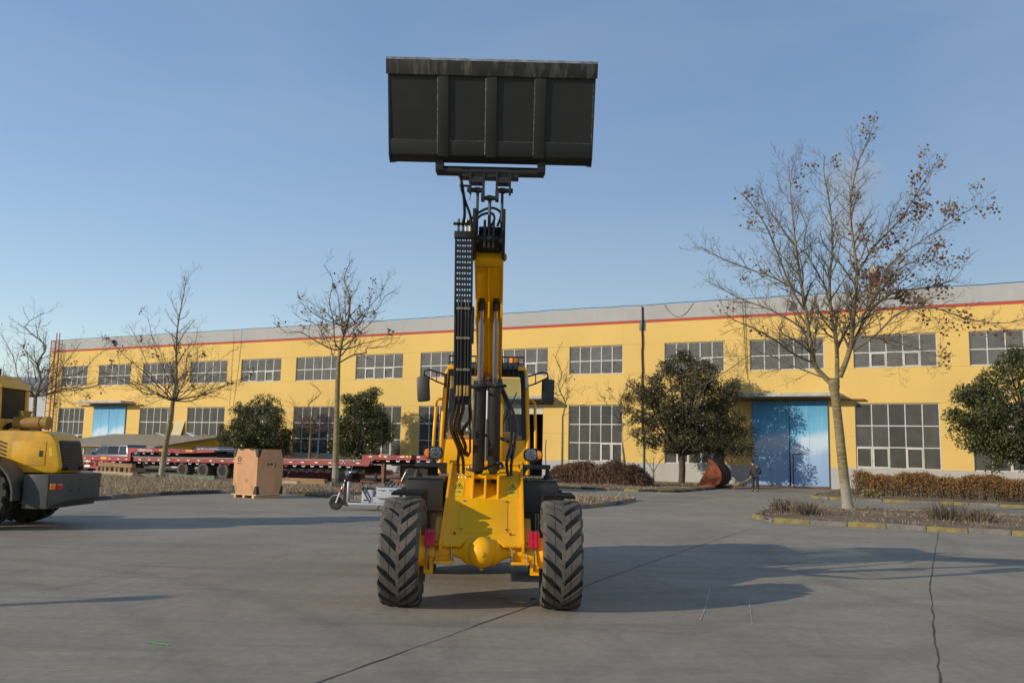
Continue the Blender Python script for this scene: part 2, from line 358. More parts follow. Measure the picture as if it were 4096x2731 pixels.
# --- other things
mat('plywood', (.50, .275, .140), .7, var=.16, scale=2.2, bump=.15, dirt=(.5, .26, .12), dirt_amt=.5, stretch=(1.2, 1.2, .35))
mat('pale_wood', (.55, .40, .20), .8, var=.2, scale=4)
mat('old_wood', (.27, .17, .09), .9, var=.35, scale=3, bump=.4, dirt=(.14, .10, .07), dirt_amt=.6, stretch=(.4, 3, 3))
mat('weathered_wood', (.38, .31, .22), .9, var=.3, scale=3, bump=.4, dirt=(.2, .17, .13), dirt_amt=.6, stretch=(.4, 3, 3))
mat('green_wood', (.15, .20, .13), .9, var=.3, scale=3, bump=.4, stretch=(.4, 3, 3))
mat('trailer_red', (.24, .030, .036), .6, var=.25, scale=2.5, dirt=(.25, .14, .12), dirt_amt=.6)
mat('trailer_red_clean', (.30, .016, .028), .5, var=.2, scale=2.5, dirt=(.2, .08, .07), dirt_amt=.4)
mat('deck_dust', (.30, .25, .20), .95, var=.25, scale=2, bump=.3)
mat('underside', (.02, .017, .015), .9, var=.3)
mat('tape_white', (.75, .74, .70), .5, var=.1)
mat('tape_red', (.55, .02, .03), .5, var=.1)
mat('tape_yellow', (.75, .40, .02), .5, var=.1)
mat('van_paint', (.055, .065, .09), .3, var=.05, coat=.6)
mat('white_paint', (.62, .64, .67), .35, var=.05, coat=.4)
mat('silver_paint', (.55, .57, .60), .32, metal=.4, var=.06, dirt=(.4, .38, .35), dirt_amt=.3)
mat('silver_dark', (.30, .31, .33), .35, metal=.4, var=.06)
mat('trike_white', (.46, .49, .55), .4, var=.06, dirt=(.42, .40, .38), dirt_amt=.35)
mat('seat_black', (.02, .02, .022), .6, var=.2)
mat('seat_orange', (.5, .12, .03), .6, var=.2)
mat('rust_bucket', (.22, .062, .022), .85, var=.35, scale=3, bump=.4, dirt=(.10, .035, .02), dirt_amt=.7)
mat('rust_dark', (.055, .028, .02), .85, var=.4, scale=3, bump=.4)
mat('skin', (.42, .21, .13), .55, var=.08, scale=12)
mat('hair', (.012, .011, .010), .6, var=.2)
mat('jacket', (.032, .034, .033), .85, var=.15, scale=10, bump=.2)
mat('trousers', (.022, .024, .032), .85, var=.15, scale=10, bump=.2)
mat('shoe', (.012, .011, .010), .5, var=.2)
mat('straw', (.42, .29, .13), .9, var=.35, scale=20)
mat('shed_white', (.60, .62, .64), .8, var=.06, scale=.3)
mat('shed_roof', (.30, .32, .35), .7, var=.1, scale=.3)
mat('chimney_red', (.30, .05, .05), .8, var=.2, scale=1)
mat('chimney_cream', (.55, .45, .32), .8, var=.2, scale=1)
mat('bird', (.012, .011, .013), .6, var=.2)
# --- plants
def barkmat(name, c, ring, paint=False):
    m, nt, b = nodes(name); co = _coord(nt)
    f = _noise(nt, 3, 6, .65, _coord(nt, 'Object', (1.2, 1.2, 6)), .2)
    cc = _ramp(nt, f, [(.35, tuple(x*.55 for x in c)), (.55, c), (.75, tuple(x*1.3 for x in c))])
    mk = _noise(nt, 5, 4, .6, _coord(nt, 'Object', (1.0, 1.0, 9)), .1); cc = _mix(nt, _ramp(nt, mk, [(.6, (0, 0, 0)), (.68, (ring,)*3)]), cc, (.03, .026, .02))
    if paint:
        z = nt.nodes.new('ShaderNodeSeparateXYZ'); nt.links.new(co, z.inputs[0])
        h = _math(nt, 'ADD', z.outputs[2], _math(nt, 'MULTIPLY', _noise(nt, 6, 5, .7, co), .9))
        cc = _mix(nt, _ramp(nt, _math(nt, 'MULTIPLY', h, .5), [(.60, (.5,)*3), (.80, (0, 0, 0))]), cc, (.36, .345, .32))
    nt.links.new(cc, b.inputs['Base Color']); b.inputs['Roughness'].default_value = .9
    _bump(nt, b, f, .5, .02)
barkmat('bark_olive', (.225, .185, .09), .6, True)
barkmat('bark_dark', (.085, .066, .05), .4)
barkmat('bark_small', (.19, .15, .075), .4)
mat('twig', (.14, .115, .085), .9, var=.3, scale=2)
mat('twig_red', (.16, .10, .075), .9, var=.3, scale=2)
leafmat('leaf_dead', (.10, .052, .025), (.30, .19, .10), .8, .25)
leafmat('leaf_evergreen', (.026, .038, .013), (.135, .150, .058), .36, .25)
leafmat('leaf_evergreen_brown', (.032, .036, .016), (.150, .138, .068), .42, .25)
leafmat('hedge_brown', (.075, .042, .030), (.24, .145, .085), .9, .2)
leafmat('hedge_orange', (.10, .052, .018), (.40, .215, .070), .85, .2)
leafmat('grass_dry', (.22, .165, .095), (.52, .42, .27), .9, .2)
leafmat('grass_olive', (.10, .085, .04), (.30, .25, .12), .9, .2)
# ================================================================ ground
ground = tag(MB().add([(-700, -300, 0), (700, -300, 0), (700, 1200, 0), (-700, 1200, 0)], [(0, 1, 2, 3)]).build('ground', 'concrete', smooth=0), kind='structure')
def wobble(pts, step=.25, amp=.012):
    out = []
    for a, c in zip(pts[:-1], pts[1:]):
        a, c = Vector(a), Vector(c); n = max(int((c-a).length/step), 1); t = (c-a).normalized(); q = Vector((-t.y, t.x))
        for i in range(n): out.append(a + (c-a)*(i/n) + q*random.uniform(-amp, amp))
    out.append(Vector(pts[-1])); return out
def uvl(*p): return [tuple(W(u, v).xy) for u, v in p]
for pts, wd in ((uvl((-4.75, 25.6), (-4.6, 14), (-4.25, 3), (-4.2, -4)), .028), (uvl((-.6, 24.4), (-.48, 13.8), (-.1, 5), (0, -4)), .026),
                (uvl((-9.9, 25), (-9.8, 13.4), (-9.7, 3)), .016), (uvl((-14.6, 24), (-14.1, 14)), .014), (uvl((-24, 20.2), (-14.5, 20.4), (-4.7, 20.6), (1.5, 20.9)), .012),
                (uvl((-16, 12.4), (-4.6, 12.1), (-.5, 12.0), (8, 12.2)), .012), (uvl((4.1, 20), (4.2, 8)), .012), (uvl((-5, 3.2), (0, 3.0), (4, 3.1)), .014),
                (uvl((-8.5, 40.1), (-8.6, 33), (-8.4, 25.5)), .014), (uvl((-30, 36.4), (-9, 36.3), (8, 36.2)), .012)):
    p = wobble(pts); MB().ribbon(p, [wd*random.uniform(.2, .75) for _ in p], .004).build('joint', 'joint', ground, smooth=0)
for pts, wd in (([(2.7, 11.87), (2.52, 11.19), (2.29, 10.31), (2.07, 9.56)], .016), ([(2.97, 10.95), (2.76, 10.11), (2.56, 9.34)], .015),
                ([(4.66, 11.64), (4.42, 10.75), (4.18, 9.95), (3.93, 9.18)], .013), ([(2.19, 12.68), (2.65, 12.75)], .02), ([(-3.5, 6.9), (-3.35, 6.95)], .02), ([(-1.55, 9.5), (-1.3, 9.62)], .012),
                ([(4.9, 8.9), (5.4, 9.0)], .012)):
    p = wobble(pts, .08, .006); MB().ribbon(p, [wd*random.uniform(.1, 1.) for _ in p], .005).build('chalk_mark', 'chalk', ground, smooth=0)
p = wobble([(-3.15, 7.95), (-2.93, 7.86)], .03, .006); MB().ribbon(p, [random.uniform(.02, .06) for _ in p], .005).build('paint_mark', 'green_paint', ground, smooth=0)
def blot(cx, cy, rx, ry):
    n = 22; vs = [(cx + cos(2*pi*k/n)*rx*random.uniform(.75, 1.1), cy + sin(2*pi*k/n)*ry*random.uniform(.75, 1.1), .005) for k in range(n)]
    return MB().add(vs, [tuple(range(n))])
for a in ((.12, 10.42, .13, .10), (-.05, 10.75, .08, .06), (.32, 10.7, .05, .05)): blot(*a).build('oil_stain', 'oil', ground, smooth=0)

# ================================================================ planting beds with kerbs
def stone_mesh(name, mt):
    b = MB().bb(-.5, .5, -.075, .075, -.02, .13)
    me = b.mesh(name, mt, bevel=.018); return me
KM = {k: stone_mesh('kerb_stone', 'kerb_'+k) for k in ('grey', 'yellow', 'black')}
def kerb(pts, bed, seq=('grey', 'yellow'), L=1.0, start=0, odd=.12):
    P = [W(u, v) for u, v in pts]; k = start
    for a, c in zip(P[:-1], P[1:]):
        d = (c-a).length; n = max(1, round(d/L)); s = d/n; t = (c-a)/d; ang = atan2(t.y, t.x)
        for i in range(n):
            kind = seq[k % len(seq)]; k += 1
            if random.random() < odd: kind = random.choice(('grey', 'black'))
            o = obj('kerb_stone', KM[kind], bed, loc=a + t*(s*(i+.5)) + Vector((0, 0, random.uniform(-.02, .008))))
            o.rotation_euler = (random.uniform(-.04, .04), random.uniform(-.012, .012), ang + random.uniform(-.015, .015)); o.scale = (s*.985, 1, 1)
def bed(name, poly, h=.09, bump=.05):
    """soil sheet over the polygon, gently uneven"""
    P = [W(u, v) for u, v in poly]
    bm = bmesh.new(); vs = [bm.verts.new((p.x, p.y, h)) for p in P]; f = bm.faces.new(vs)
    bmesh.ops.triangulate(bm, faces=[f]); bmesh.ops.subdivide_edges(bm, edges=bm.edges, cuts=3, use_grid_fill=True)
    bmesh.ops.subdivide_edges(bm, edges=bm.edges, cuts=1, use_grid_fill=True)
    for v in bm.verts:
        if not v.is_boundary: v.co.z += random.uniform(0, bump)
    me = bpy.data.meshes.new(name); bm.to_mesh(me); bm.free(); me.materials.append(MAT['soil'])
    return tag(obj(name, me), kind='structure')
bed_m = bed('median_bed', [(-4.9, 24.7), (14, 24.9), (14, 32.6), (-4.6, 32.4), (-5.45, 31), (-5.6, 28.5), (-5.4, 26)])
kerb([(-5.6, 28.5), (-5.45, 26.1), (-4.6, 24.6), (14, 24.85)], bed_m, ('grey', 'yellow'), .95, 0); kerb([(-5.6, 28.5), (-5.4, 31), (-4.6, 32.5), (14, 32.7)], bed_m, ('grey', 'yellow'), 1., 1)
bed_v = bed('verge_bed', [(-10.9, 25.6), (-20, 25.0), (-22.8, 25.6), (-24.4, 24), (-24.7, 21.5), (-23.6, 18), (-23.6, 6), (-60, 6), (-60, 32.4), (-11.3, 32.4), (-10.8, 29)])
kerb([(-11.3, 32.4), (-10.75, 28.8), (-11.0, 25.6), (-20, 24.95), (-22.8, 25.55), (-24.4, 24), (-24.7, 21.5), (-23.6, 18), (-23.6, 12)], bed_v, ('black', 'grey', 'yellow', 'grey'), .95, 1)
bed_l = bed('wall_bed', [(-60, 40.3), (-13.6, 40.3), (-12.2, 41.2), (-11.9, 46), (-12.0, 54.6), (-60, 54.6)])
kerb([(-30.5, 40.2), (-17.5, 40.2)], bed_l, ('grey', 'yellow'), 1.05, 0, .08); kerb([(-17.5, 40.2), (-13.8, 40.25), (-12.4, 41.3), (-12.0, 46.5)], bed_l, ('yellow', 'black'), .8, 0, .1)
bed_r = bed('wall_bed', [(-5.0, 40.2), (14, 40.4), (14, 54.6), (-6.3, 54.6), (-6.2, 44), (-6.0, 41.5)])
kerb([(-6.25, 45), (-6.1, 41.6), (-5.2, 40.3), (13, 40.35)], bed_r, ('grey', 'yellow'), 1.05, 0, .06)

# ================================================================ factory hall
hall = tag(empty('factory_hall', W(0, FD), -PHI), 'long yellow two-storey factory hall with grey parapet and red stripe', 'building')
ZS = dict(pl=1.26, lt=5.01, ub=7.09, ut=9.01, sb=10.43, st=10.61, rf=11.57, dt=5.15)
BAYS = [(-77.2, -73.45), (-71.87, -67.5), (-65.9, -61.55), (-59.95, -55.55), (-53.97, -49.57), (-48.0, -43.57), (-41.97, -37.53), (-35.95, -31.5), (-29.85, -25.4),
        (-23.78, -19.91), (-17.03, -13.15), (-11.55, -7.15), (-5.51, -1.05), (.57, 5.0), (6.6, 11.0)]
DOORS = {1: (-71.95, -67.7), 8: (-30.0, -25.7), 11: (-11.4, -7.05)}
UL, UR, TH, DEPTH = -79.05, 13.0, .24, 20.
def facade_wall():
    us = sorted({UL, UR} | {x for i, b_ in enumerate(BAYS) for x in b_} | {x for d in DOORS.values() for x in d})
    zs = [ZS['pl'], ZS['lt'], ZS['dt'], ZS['ub'], ZS['ut'], ZS['sb']]
    b = MB()
    def is_open(u, z):
        for i, (l, r) in enumerate(BAYS):
            if l < u < r and ZS['ub'] < z < ZS['ut']: return True
            if i not in DOORS and l < u < r and z < ZS['lt']: return True
        return any(l < u < r and z < ZS['dt'] for l, r in DOORS.values())
    for u0, u1 in zip(us[:-1], us[1:]):
        for z0, z1 in zip(zs[:-1], zs[1:]):
            if not is_open((u0+u1)/2, (z0+z1)/2):
                b.add([(u0, 0, z0), (u1, 0, z0), (u1, 0, z1), (u0, 0, z1)], [(0, 1, 2, 3)])
    rects = [(l, r, ZS['ub'], ZS['ut']) for l, r in BAYS] + [(l, r, ZS['pl'], ZS['lt']) for i, (l, r) in enumerate(BAYS) if i not in DOORS] + [(l, r, ZS['pl'], ZS['dt']) for l, r in DOORS.values()]
    for l, r, z0, z1 in rects:
        b.add([(l, 0, z0), (l, TH, z0), (l, TH, z1), (l, 0, z1)], [(0, 1, 2, 3)]); b.add([(r, 0, z0), (r, TH, z0), (r, TH, z1), (r, 0, z1)], [(3, 2, 1, 0)])
        b.add([(l, 0, z1), (r, 0, z1), (r, TH, z1), (l, TH, z1)], [(0, 3, 2, 1)])
        if z0 > 1.3: b.add([(l, 0, z0), (r, 0, z0), (r, TH, z0), (l, TH, z0)], [(0, 1, 2, 3)])
    # end walls and back
    b.add([(UL, 0, 0), (UL, DEPTH, 0), (UL, DEPTH, ZS['sb']), (UL, 0, ZS['sb'])], [(0, 1, 2, 3)]); b.add([(UR, 0, 0), (UR, DEPTH, 0), (UR, DEPTH, ZS['sb']), (UR, 0, ZS['sb'])], [(3, 2, 1, 0)])
    b.add([(UL, DEPTH, 0), (UR, DEPTH, 0), (UR, DEPTH, ZS['sb']), (UL, DEPTH, ZS['sb'])], [(3, 2, 1, 0)])
    me = b.mesh('wall', 'wall_yellow', smooth=0, recalc=False); return obj('wall', me, hall)
facade_wall()
pb = MB(); edges = [UL-.004] + [x for d in sorted(DOORS.values()) for x in d] + [UR+.004]
for l, r in zip(edges[0::2], edges[1::2]): pb.bb(l, r, -.006, .3, -.05, ZS['pl']-.002)
pb.build('plinth', 'wall_grey', hall, smooth=0)
MB().bb(UL-.006, UR+.006, -.006, .25, ZS['sb'], ZS['st']).build('red_band', 'wall_red', hall, smooth=0)
MB().bb(UL-.01, UR+.01, -.03, .27, ZS['st'], ZS['rf']).bb(UL-.01, UL+.25, .27, DEPTH, ZS['st'], ZS['rf']).build('parapet', 'parapet_grey', hall, smooth=0)
MB().bb(UL+.26, UR, .28, DEPTH, 10.62, 10.8).build('roof', 'roof_sheet', hall, smooth=0)
MB().bb(UL+.3, UR-.3, 13.6, 13.8, .02, 10.3).bb(UL+.02, UR-.02, TH+.01, DEPTH-.1, 10.3, 10.4).bb(UL+.02, UR-.02, .31, DEPTH-.1, .004, .05).build('interior_wall', 'interior', hall, smooth=0)
kl = MB()
for x in [UL+.3] + [(a[1]+c[0])/2 for a, c in zip(BAYS[:-1], BAYS[1:])]: kl.bb(x-.22, x+.22, TH+.002, .75, .05, 10.3)
kl.build('column_row', 'interior', hall, smooth=0)['kind'] = 'stuff'
tp = [(u, -.01 + random.uniform(-.02, .02), ZS['rf']+.05+random.uniform(-.03, .03)) for u in np.arange(UL, UR, 1.1)]
MB().tube(tp, .022, 5).build('parapet_cable', 'black_pipe', hall)
PANE = {}
def pane_mesh(wd, h, mt):
    k = (round(wd, 2), round(h, 2), mt)
    if k not in PANE: PANE[k] = MB().bb(-wd/2, wd/2, -.003, .003, -h/2, h/2).mesh('pane', mt, smooth=0)
    return PANE[k]
def window(l, r, z0, z1, rows, sash):
    b = MB(); y0, y1 = .085, .145; n = 5; fw_ = .055
    e = .004
    b.bb(l+e, r-e, y0, y1, z0+e, z0+fw_); b.bb(l+e, r-e, y0, y1, z1-fw_, z1-e); b.bb(l+e, l+fw_, y0+.001, y1, z0+fw_, z1-fw_); b.bb(r-fw_, r-e, y0+.001, y1, z0+fw_, z1-fw_)
    pw = (r-l)/n; hs = [z0 + (z1-z0)*t for t in rows]
    for k in range(1, n): b.bb(l+k*pw-.028, l+k*pw+.028, y0-.002, y1, z0+fw_, z1-fw_)
    for h in hs[1:-1]: b.bb(l+fw_, r-fw_, y0-.006, y1, h-.03, h+.03)
    for k in sash:
        a, c, d0, d1 = l+k*pw+.035, l+(k+1)*pw-.035, hs[0]+.055, hs[1]-.035
        b.bb(a, c, y0-.03, y0-.003, d0, d0+.055); b.bb(a, c, y0-.03, y0-.003, d1-.055, d1); b.bb(a, a+.055, y0-.028, y0-.003, d0+.055, d1-.055); b.bb(c-.055, c, y0-.028, y0-.003, d0+.055, d1-.055)
    o = b.build('window', 'window_frame', hall, smooth=0)
    for i in range(len(hs)-1):
        for k in range(n):
            p = obj('pane', pane_mesh(pw-.056, hs[i+1]-hs[i]-.062, 'glass_sky_pale' if z0 > 6 else 'glass_dusty'), o, loc=(l+(k+.5)*pw, .115, (hs[i]+hs[i+1])/2)); p.rotation_euler = (random.uniform(-.006, .006), 0, random.uniform(-.006, .006))
for i, (l, r) in enumerate(BAYS):
    window(l, r, ZS['ub'], ZS['ut'], (0, .47, 1), [(1, 3), (), (1, 3), (), (1, 3), (), (1, 3), (), (3,), (), (3,), (), (1, 3), (), ()][i])
    if i not in DOORS: window(l, r, ZS['pl'], ZS['lt'], (0, .325, .655, 1), (3, 4) if i in (9,) else ((0, 1, 3) if i == 12 else ((2,) if i % 2 else (1, 3))))
# cross bracing and goods seen through the glass
br = MB()
for a, c in (((-23.6, 2.0), (-20.0, 4.6)), ((-23.6, 4.6), (-20.0, 2.0)), ((-23.6, 7.2), (-20.2, 8.9)), ((-23.6, 8.9), (-20.2, 7.2))):
    A, C_ = Vector((a[0], .55, a[1])), Vector((c[0], .55, c[1])); br.tube([A, C_], .06, 4)
br.build('brace', 'weathered_wood', hall)
MB().box((-3.7, 1.2, 1.95), (.9, .5, .32), Matrix.Rotation(-.15, 3, 'Y')).build('stored_panel', 'shed_white', hall)
MB().box((-2.1, 1.4, 1.9), (1.1, .6, .4), Matrix.Rotation(.2, 3, 'Y')).build('stored_panel', 'straw', hall)
def canopy(l, r, beam_l, beam_r):
    MB().bb(l-.85, r+.85, -1.35, -.002, 5.38, 5.58).build('canopy', 'canopy_concrete', hall, smooth=0, bevel=.01)
    MB().bb(beam_l, beam_r, -.22, -.12, 5.19, 5.27).bb(beam_l, beam_l+.1, -.12, -.002, 5.2, 5.26).bb(beam_r-.1, beam_r, -.12, -.002, 5.2, 5.26).build('door_rail', 'steel_rust', hall, smooth=0)
def blue_door(l, r, gap):
    e = empty('sliding_door', (0, 0, 0), 0, hall); mid = (l+r)/2
    for k, (a, c) in enumerate(((l-.05, mid-gap), (mid+gap, r+.05))):
        b = MB(); wd = c-a; b.bb(-wd/2, wd/2, -.03, .03, .12, 5.16)
        o = b.build('door_leaf', 'door_mural', e, smooth=0, loc=((a+c)/2, -.08, 0)); o.rotation_euler = (0, (-.004 if k else .003)*gap/.02, 0)
        s = MB()
        for x in (-wd/2+.03, 0, wd/2-.03): s.bb(x-.012, x+.012, -.122, -.111, .14, 5.1)
        for z in (.16, 1.95, 5.0): s.bb(-wd/2+.05, wd/2-.05, -.1205, -.111, z-.012, z+.012)
        s.build('seam', 'dark_grey_paint' if 0 else 'door_mural', e, smooth=0, loc=((a+c)/2, 0, 0))
    rc = (mid+gap+r+.05)/2; wb = MB().bb(mid+.22-rc, mid+1.05-rc, -.05, -.032, .22, 1.95).build('wicket_door', 'door_mural', e, smooth=0, bevel=.008, loc=(rc, -.08, 0))
    MB().bb(mid+.27, mid+.33, -.16, -.136, 1.0, 1.14).bb(mid+.17, mid+.215, -.13, -.112, .22, 1.98).bb(mid+.17, mid+1.08, -.131, -.112, 1.965, 2.0).build('latch', 'black_pipe', e, smooth=0)
    MB().bb(l-.05, r+.05, -.12, -.05, .03, .115).build('bottom_rail', 'steel_rust', e, smooth=0)
canopy(*DOORS[1], -74.0, -65.5); blue_door(*DOORS[1], .012)
canopy(*DOORS[11], -14.6, -4.93); blue_door(*DOORS[11], .05)
canopy(*DOORS[8], -31., -25.4)
sh = empty('roller_shutter', (0, 0, 0), 0, hall)
for k in range(6): MB().tube([(-29.95, .12, 4.45+k*.115), (-25.75, .12, 4.45+k*.115)], .058, 8).build('slat', 'shutter', sh)
# ladder with cage, downpipe, lamps, cables on the front
lad = empty('ladder', (0, 0, 0), 0, hall)
for x in (-78.05, -77.6): MB().bb(x-.03, x+.03, -.3, -.24, 1.4, 12.3).build('rail', 'ladder_red', lad, smooth=0)
for k in range(30): MB().cyl((-78.05, -.27, 1.6+k*.36), (-77.6, -.27, 1.6+k*.36), .022, seg=5).build('rung', 'ladder_red', lad)
for k in range(12):
    z = 3.2+k*.75; MB().tube([(-77.82+.42*cos(a), -.3-.62*sin(a), z) for a in np.linspace(0, pi, 9)], .018, 4).build('hoop', 'ladder_red', lad)
b = MB()
for a in (pi*.25, pi*.5, pi*.75): b.bb(-77.82+.42*cos(a)-.02, -77.82+.42*cos(a)+.02, -.3-.62*sin(a)-.02, -.3-.62*sin(a)+.02, 3.2, 11.5)
b.build('cage_bar', 'ladder_red', lad, smooth=0)
MB().tube([(-18.52+random.uniform(-.025, .025), -.09, z) for z in np.linspace(3.4, 11.5, 20)], .05, 8).build('downpipe', 'black_pipe', hall)
MB().bb(-18.75, -18.3, -.008, -.001, 9.9, 11.5).build('joint_cover', 'kerb_grey', hall, smooth=0)
MB().cyl((-18.42, -.07, .1), (-18.42, -.07, 3.4), .05, seg=8).build('downpipe', 'green_wood', hall)
for u in (-70.1, -9.2):
    fl = empty('floodlight', (u, -.35, 11.1), 0, hall)
    MB().lathe([(.03, 0), (.16, .04), (.27, .2), (.28, .22)], 14, Matrix.Rotation(radians(118), 4, 'X') @ Matrix.Translation((0, 0, -.1))).build('shade', 'silver_paint', fl)
    MB().box((.12, .12, .05), (.28, .3, .3)).cyl((.1, .2, 0), (.1, .36, -.1), .03, seg=6).build('housing', 'dark_grey_paint', fl, bevel=.02)
def cable(pts, r=.013): MB().tube(pts, r, 4).build('cable', 'black_pipe', hall)
cable([(-17.0+1.9*t, -.05, 11.55-.85*(1-(2*t-1)**2)) for t in np.linspace(0, 1, 14)])
cable([(-55.0+.02*sin(z*2), -.03, z) for z in np.linspace(5.1, 11.5, 14)]); cable([(-54.1-.5*((11.5-z)/6.4)**1.5, -.03, z) for z in np.linspace(5.1, 11.5, 14)])
cable([(-11.95+.2*((11.5-z)/5), -.04, z) for z in np.linspace(6.9, 11.5, 10)]); cable([(-11.8+.12*((11.5-z)/5), -.04, z) for z in np.linspace(6.5, 11.5, 10)])

# ================================================================ low annex in front of the hall's far end
ax = tag(empty('annex', W(0, FD), -PHI), 'low lean-to annex with grey-tan sloping roof below the hall windows', 'building')
V0 = 47.6-FD; 
def roofz(y): return 1.62 + (2.62-1.62)*(y-V0)/(-.05-V0)
MB().hexa([(-69, V0-.35, roofz(V0-.35)-.1), (-55.1, V0-.35, roofz(V0-.35)-.1), (-55.1, -.02, roofz(-.02)-.1), (-69, -.02, roofz(-.02)-.1), (-69, V0-.35, roofz(V0-.35)), (-55.1, V0-.35, roofz(V0-.35)), (-55.1, -.02, roofz(-.02)), (-69, -.02, roofz(-.02))]).build('roof', 'roof_sheet', ax, smooth=0)
MB().prism([(V0, 0), (-.03, 0), (-.03, roofz(-.03)-.11), (V0, roofz(V0)-.11)], -55.5, -55.3, 'x').build('gable_wall', 'annex_yellow', ax, smooth=0)
MB().bb(-68.8, -55.5, V0, V0+.2, 0, .55).bb(-68.8, -55.5, V0, V0+.2, 1.35, 1.5).build('front_wall', 'annex_yellow', ax, smooth=0)
for k in range(8):
    x = -68.5+k*1.62; MB().bb(x, x+1.5, V0+.06, V0+.08, .56, 1.34).build('pane', 'glass_dusty', ax, smooth=0); MB().bb(x+1.5, x+1.6, V0+.02, V0+.12, .55, 1.35).build('post', 'window_frame', ax, smooth=0)
MB().bb(-55.298, -55.28, -3.6, -2.6, .3, 1.5).build('window', 'glass_dusty', ax, smooth=0)
for k, (u, y, sx, rz, mt, lb) in enumerate(((-61.9, -.9, .9, .3, 'shed_white', 'pale board scrap lying on annex roof beneath a barred window'), (-58.4, -.7, 1.3, -.2, 'white_paint', 'longest white board scrap lying on annex roof beneath a window'), (-57.0, -.6, .7, .5, 'roof_sheet', 'small tan board scrap lying on annex roof at its gable end'))):
    o = MB().box((0, 0, .1), (sx, .5, .05), Matrix.Rotation(.25, 3, 'Y')).build('board_scrap', mt, None, smooth=0, loc=W(u, FD+y, roofz(y)+.02), rz=-PHI+rz); tag(o, lb, 'board')
o = MB().hexa([(-.6, -.35, 0), (.6, -.35, 0), (.6, -.31, 0), (-.6, -.31, 0), (-.4, -.05, 1.2), (.7, -.05, 1.2), (.7, -.01, 1.2), (-.4, -.01, 1.2)]).build('leaning_sheet', 'annex_pale', None, smooth=0, loc=W(-60.8, FD-.01, roofz(-.4)+.01), rz=-PHI); tag(o, 'pale sheet leaning on yellow wall above the annex roof', 'sheet')
# ================================================================ telescopic wheel loader
def tyre_mesh(name, R=.6, wd=.43, rim=.30, n=19, mt='rubber', depth=.066, sweep=.38):
    b = MB(); h = wd/2; Rc = R-depth
    prof = [(rim, -h*.72), (rim+.03, -h*.86), (rim+(Rc-rim)*.55, -h*1.0), (Rc-.03, -h*.985), (Rc, -h*.86), (Rc+.006, 0), (Rc, h*.86), (Rc-.03, h*.985), (rim+(Rc-rim)*.55, h*1.0), (rim+.03, h*.86), (rim, h*.72)]
    b.lathe(prof, 48, Matrix.Rotation(pi/2, 4, 'Y'))
    pit = 2*pi/n
    for s in (-1, 1):
        for k in range(n):
            th0 = (k + (.5 if s > 0 else 0))*pit
            for t0, t1, nn in ((-.08, .40, 3), (.43, 1.06, 5)):
                ring = []
                for i in range(nn):
                    t = t0 + (t1-t0)*i/(nn-1); x = s*h*t*.97
                    th = th0 + sweep*(max(t, -.1)**1 if t < .4 else .4 + (t-.4)*1.0 + .12*(t-.4)**2)
                    hw = .074 + .03*max(0, 1-t); top = R - (.010*t*t if t < .95 else .03); bot = Rc-.02
                    if t > .95: x = s*h*1.015
                    ring.append([(x, -r*cos(a), r*sin(a)) for a, r in ((th-hw*1.12, bot), (th-hw, top), (th+hw, top), (th+hw*1.12, bot))])
                # shoulder piece runs a little way down the side wall
                if t1 > 1:
                    x, a = s*h*.995, th
                    ring.append([(x, -r*cos(q), r*sin(q)) for q, r in ((a+.05-hw, Rc-.10), (a+.05-hw*.9, Rc-.075), (a+.05+hw*.9, Rc-.075), (a+.05+hw, Rc-.10))])
                vs = [p for r in ring for p in r]; fs = []
                for i in range(len(ring)-1):
                    for q in range(3): fs.append((4*i+q, 4*i+q+1, 4*i+q+5, 4*i+q+4))
                e = 4*(len(ring)-1); fs += [(0, 1, 2, 3), (e+3, e+2, e+1, e)]
                b.add(vs, fs)
    return b.mesh(name, mt, smooth=30)
def rim_mesh(name, rim, wd, mt, s):
    b = MB(); h = wd/2
    b.lathe([(rim+.012, -h*.8), (rim-.02, -h*.7), (rim-.035, -h*.3), (rim-.035, h*.3), (rim-.02, h*.7), (rim+.012, h*.8)], 40, Matrix.Rotation(pi/2, 4, 'Y'))
    b.lathe([(.001, s*h*.30), (.14, s*h*.30), (.15, s*h*.1), (rim-.04, s*h*.02), (rim-.04, -s*h*.06), (.1, -s*h*.04), (.001, -s*h*.04)], 32, Matrix.Rotation(pi/2, 4, 'Y'))
    for k in range(8):
        a = 2*pi*k/8; b.cyl((s*h*.06, .2*cos(a), .2*sin(a)), (s*h*.18, .2*cos(a), .2*sin(a)), .018, seg=6)
    return b.mesh(name, mt)
LY = 'loader_yellow'
ldr = tag(empty('wheel_loader', (-.29, 10.1, 0), radians(.4)), 'yellow telescopic wheel loader with black bucket raised high above the yard', 'wheel loader')
TM = tyre_mesh('tyre'); RMm = {s: rim_mesh('rim', .30, .43, LY, s) for s in (-1, 1)}
for yy in (0, 2.75):
    for s in (-1, 1):
        wv = empty('wheel', (s*.89, yy, .60), 0, ldr)
        t = obj('tyre', TM, wv); t.rotation_euler = (random.uniform(0, 6), 0, 0) if yy else (.09*(s > 0) + .05, 0, 0)
        obj('rim', RMm[s], wv)
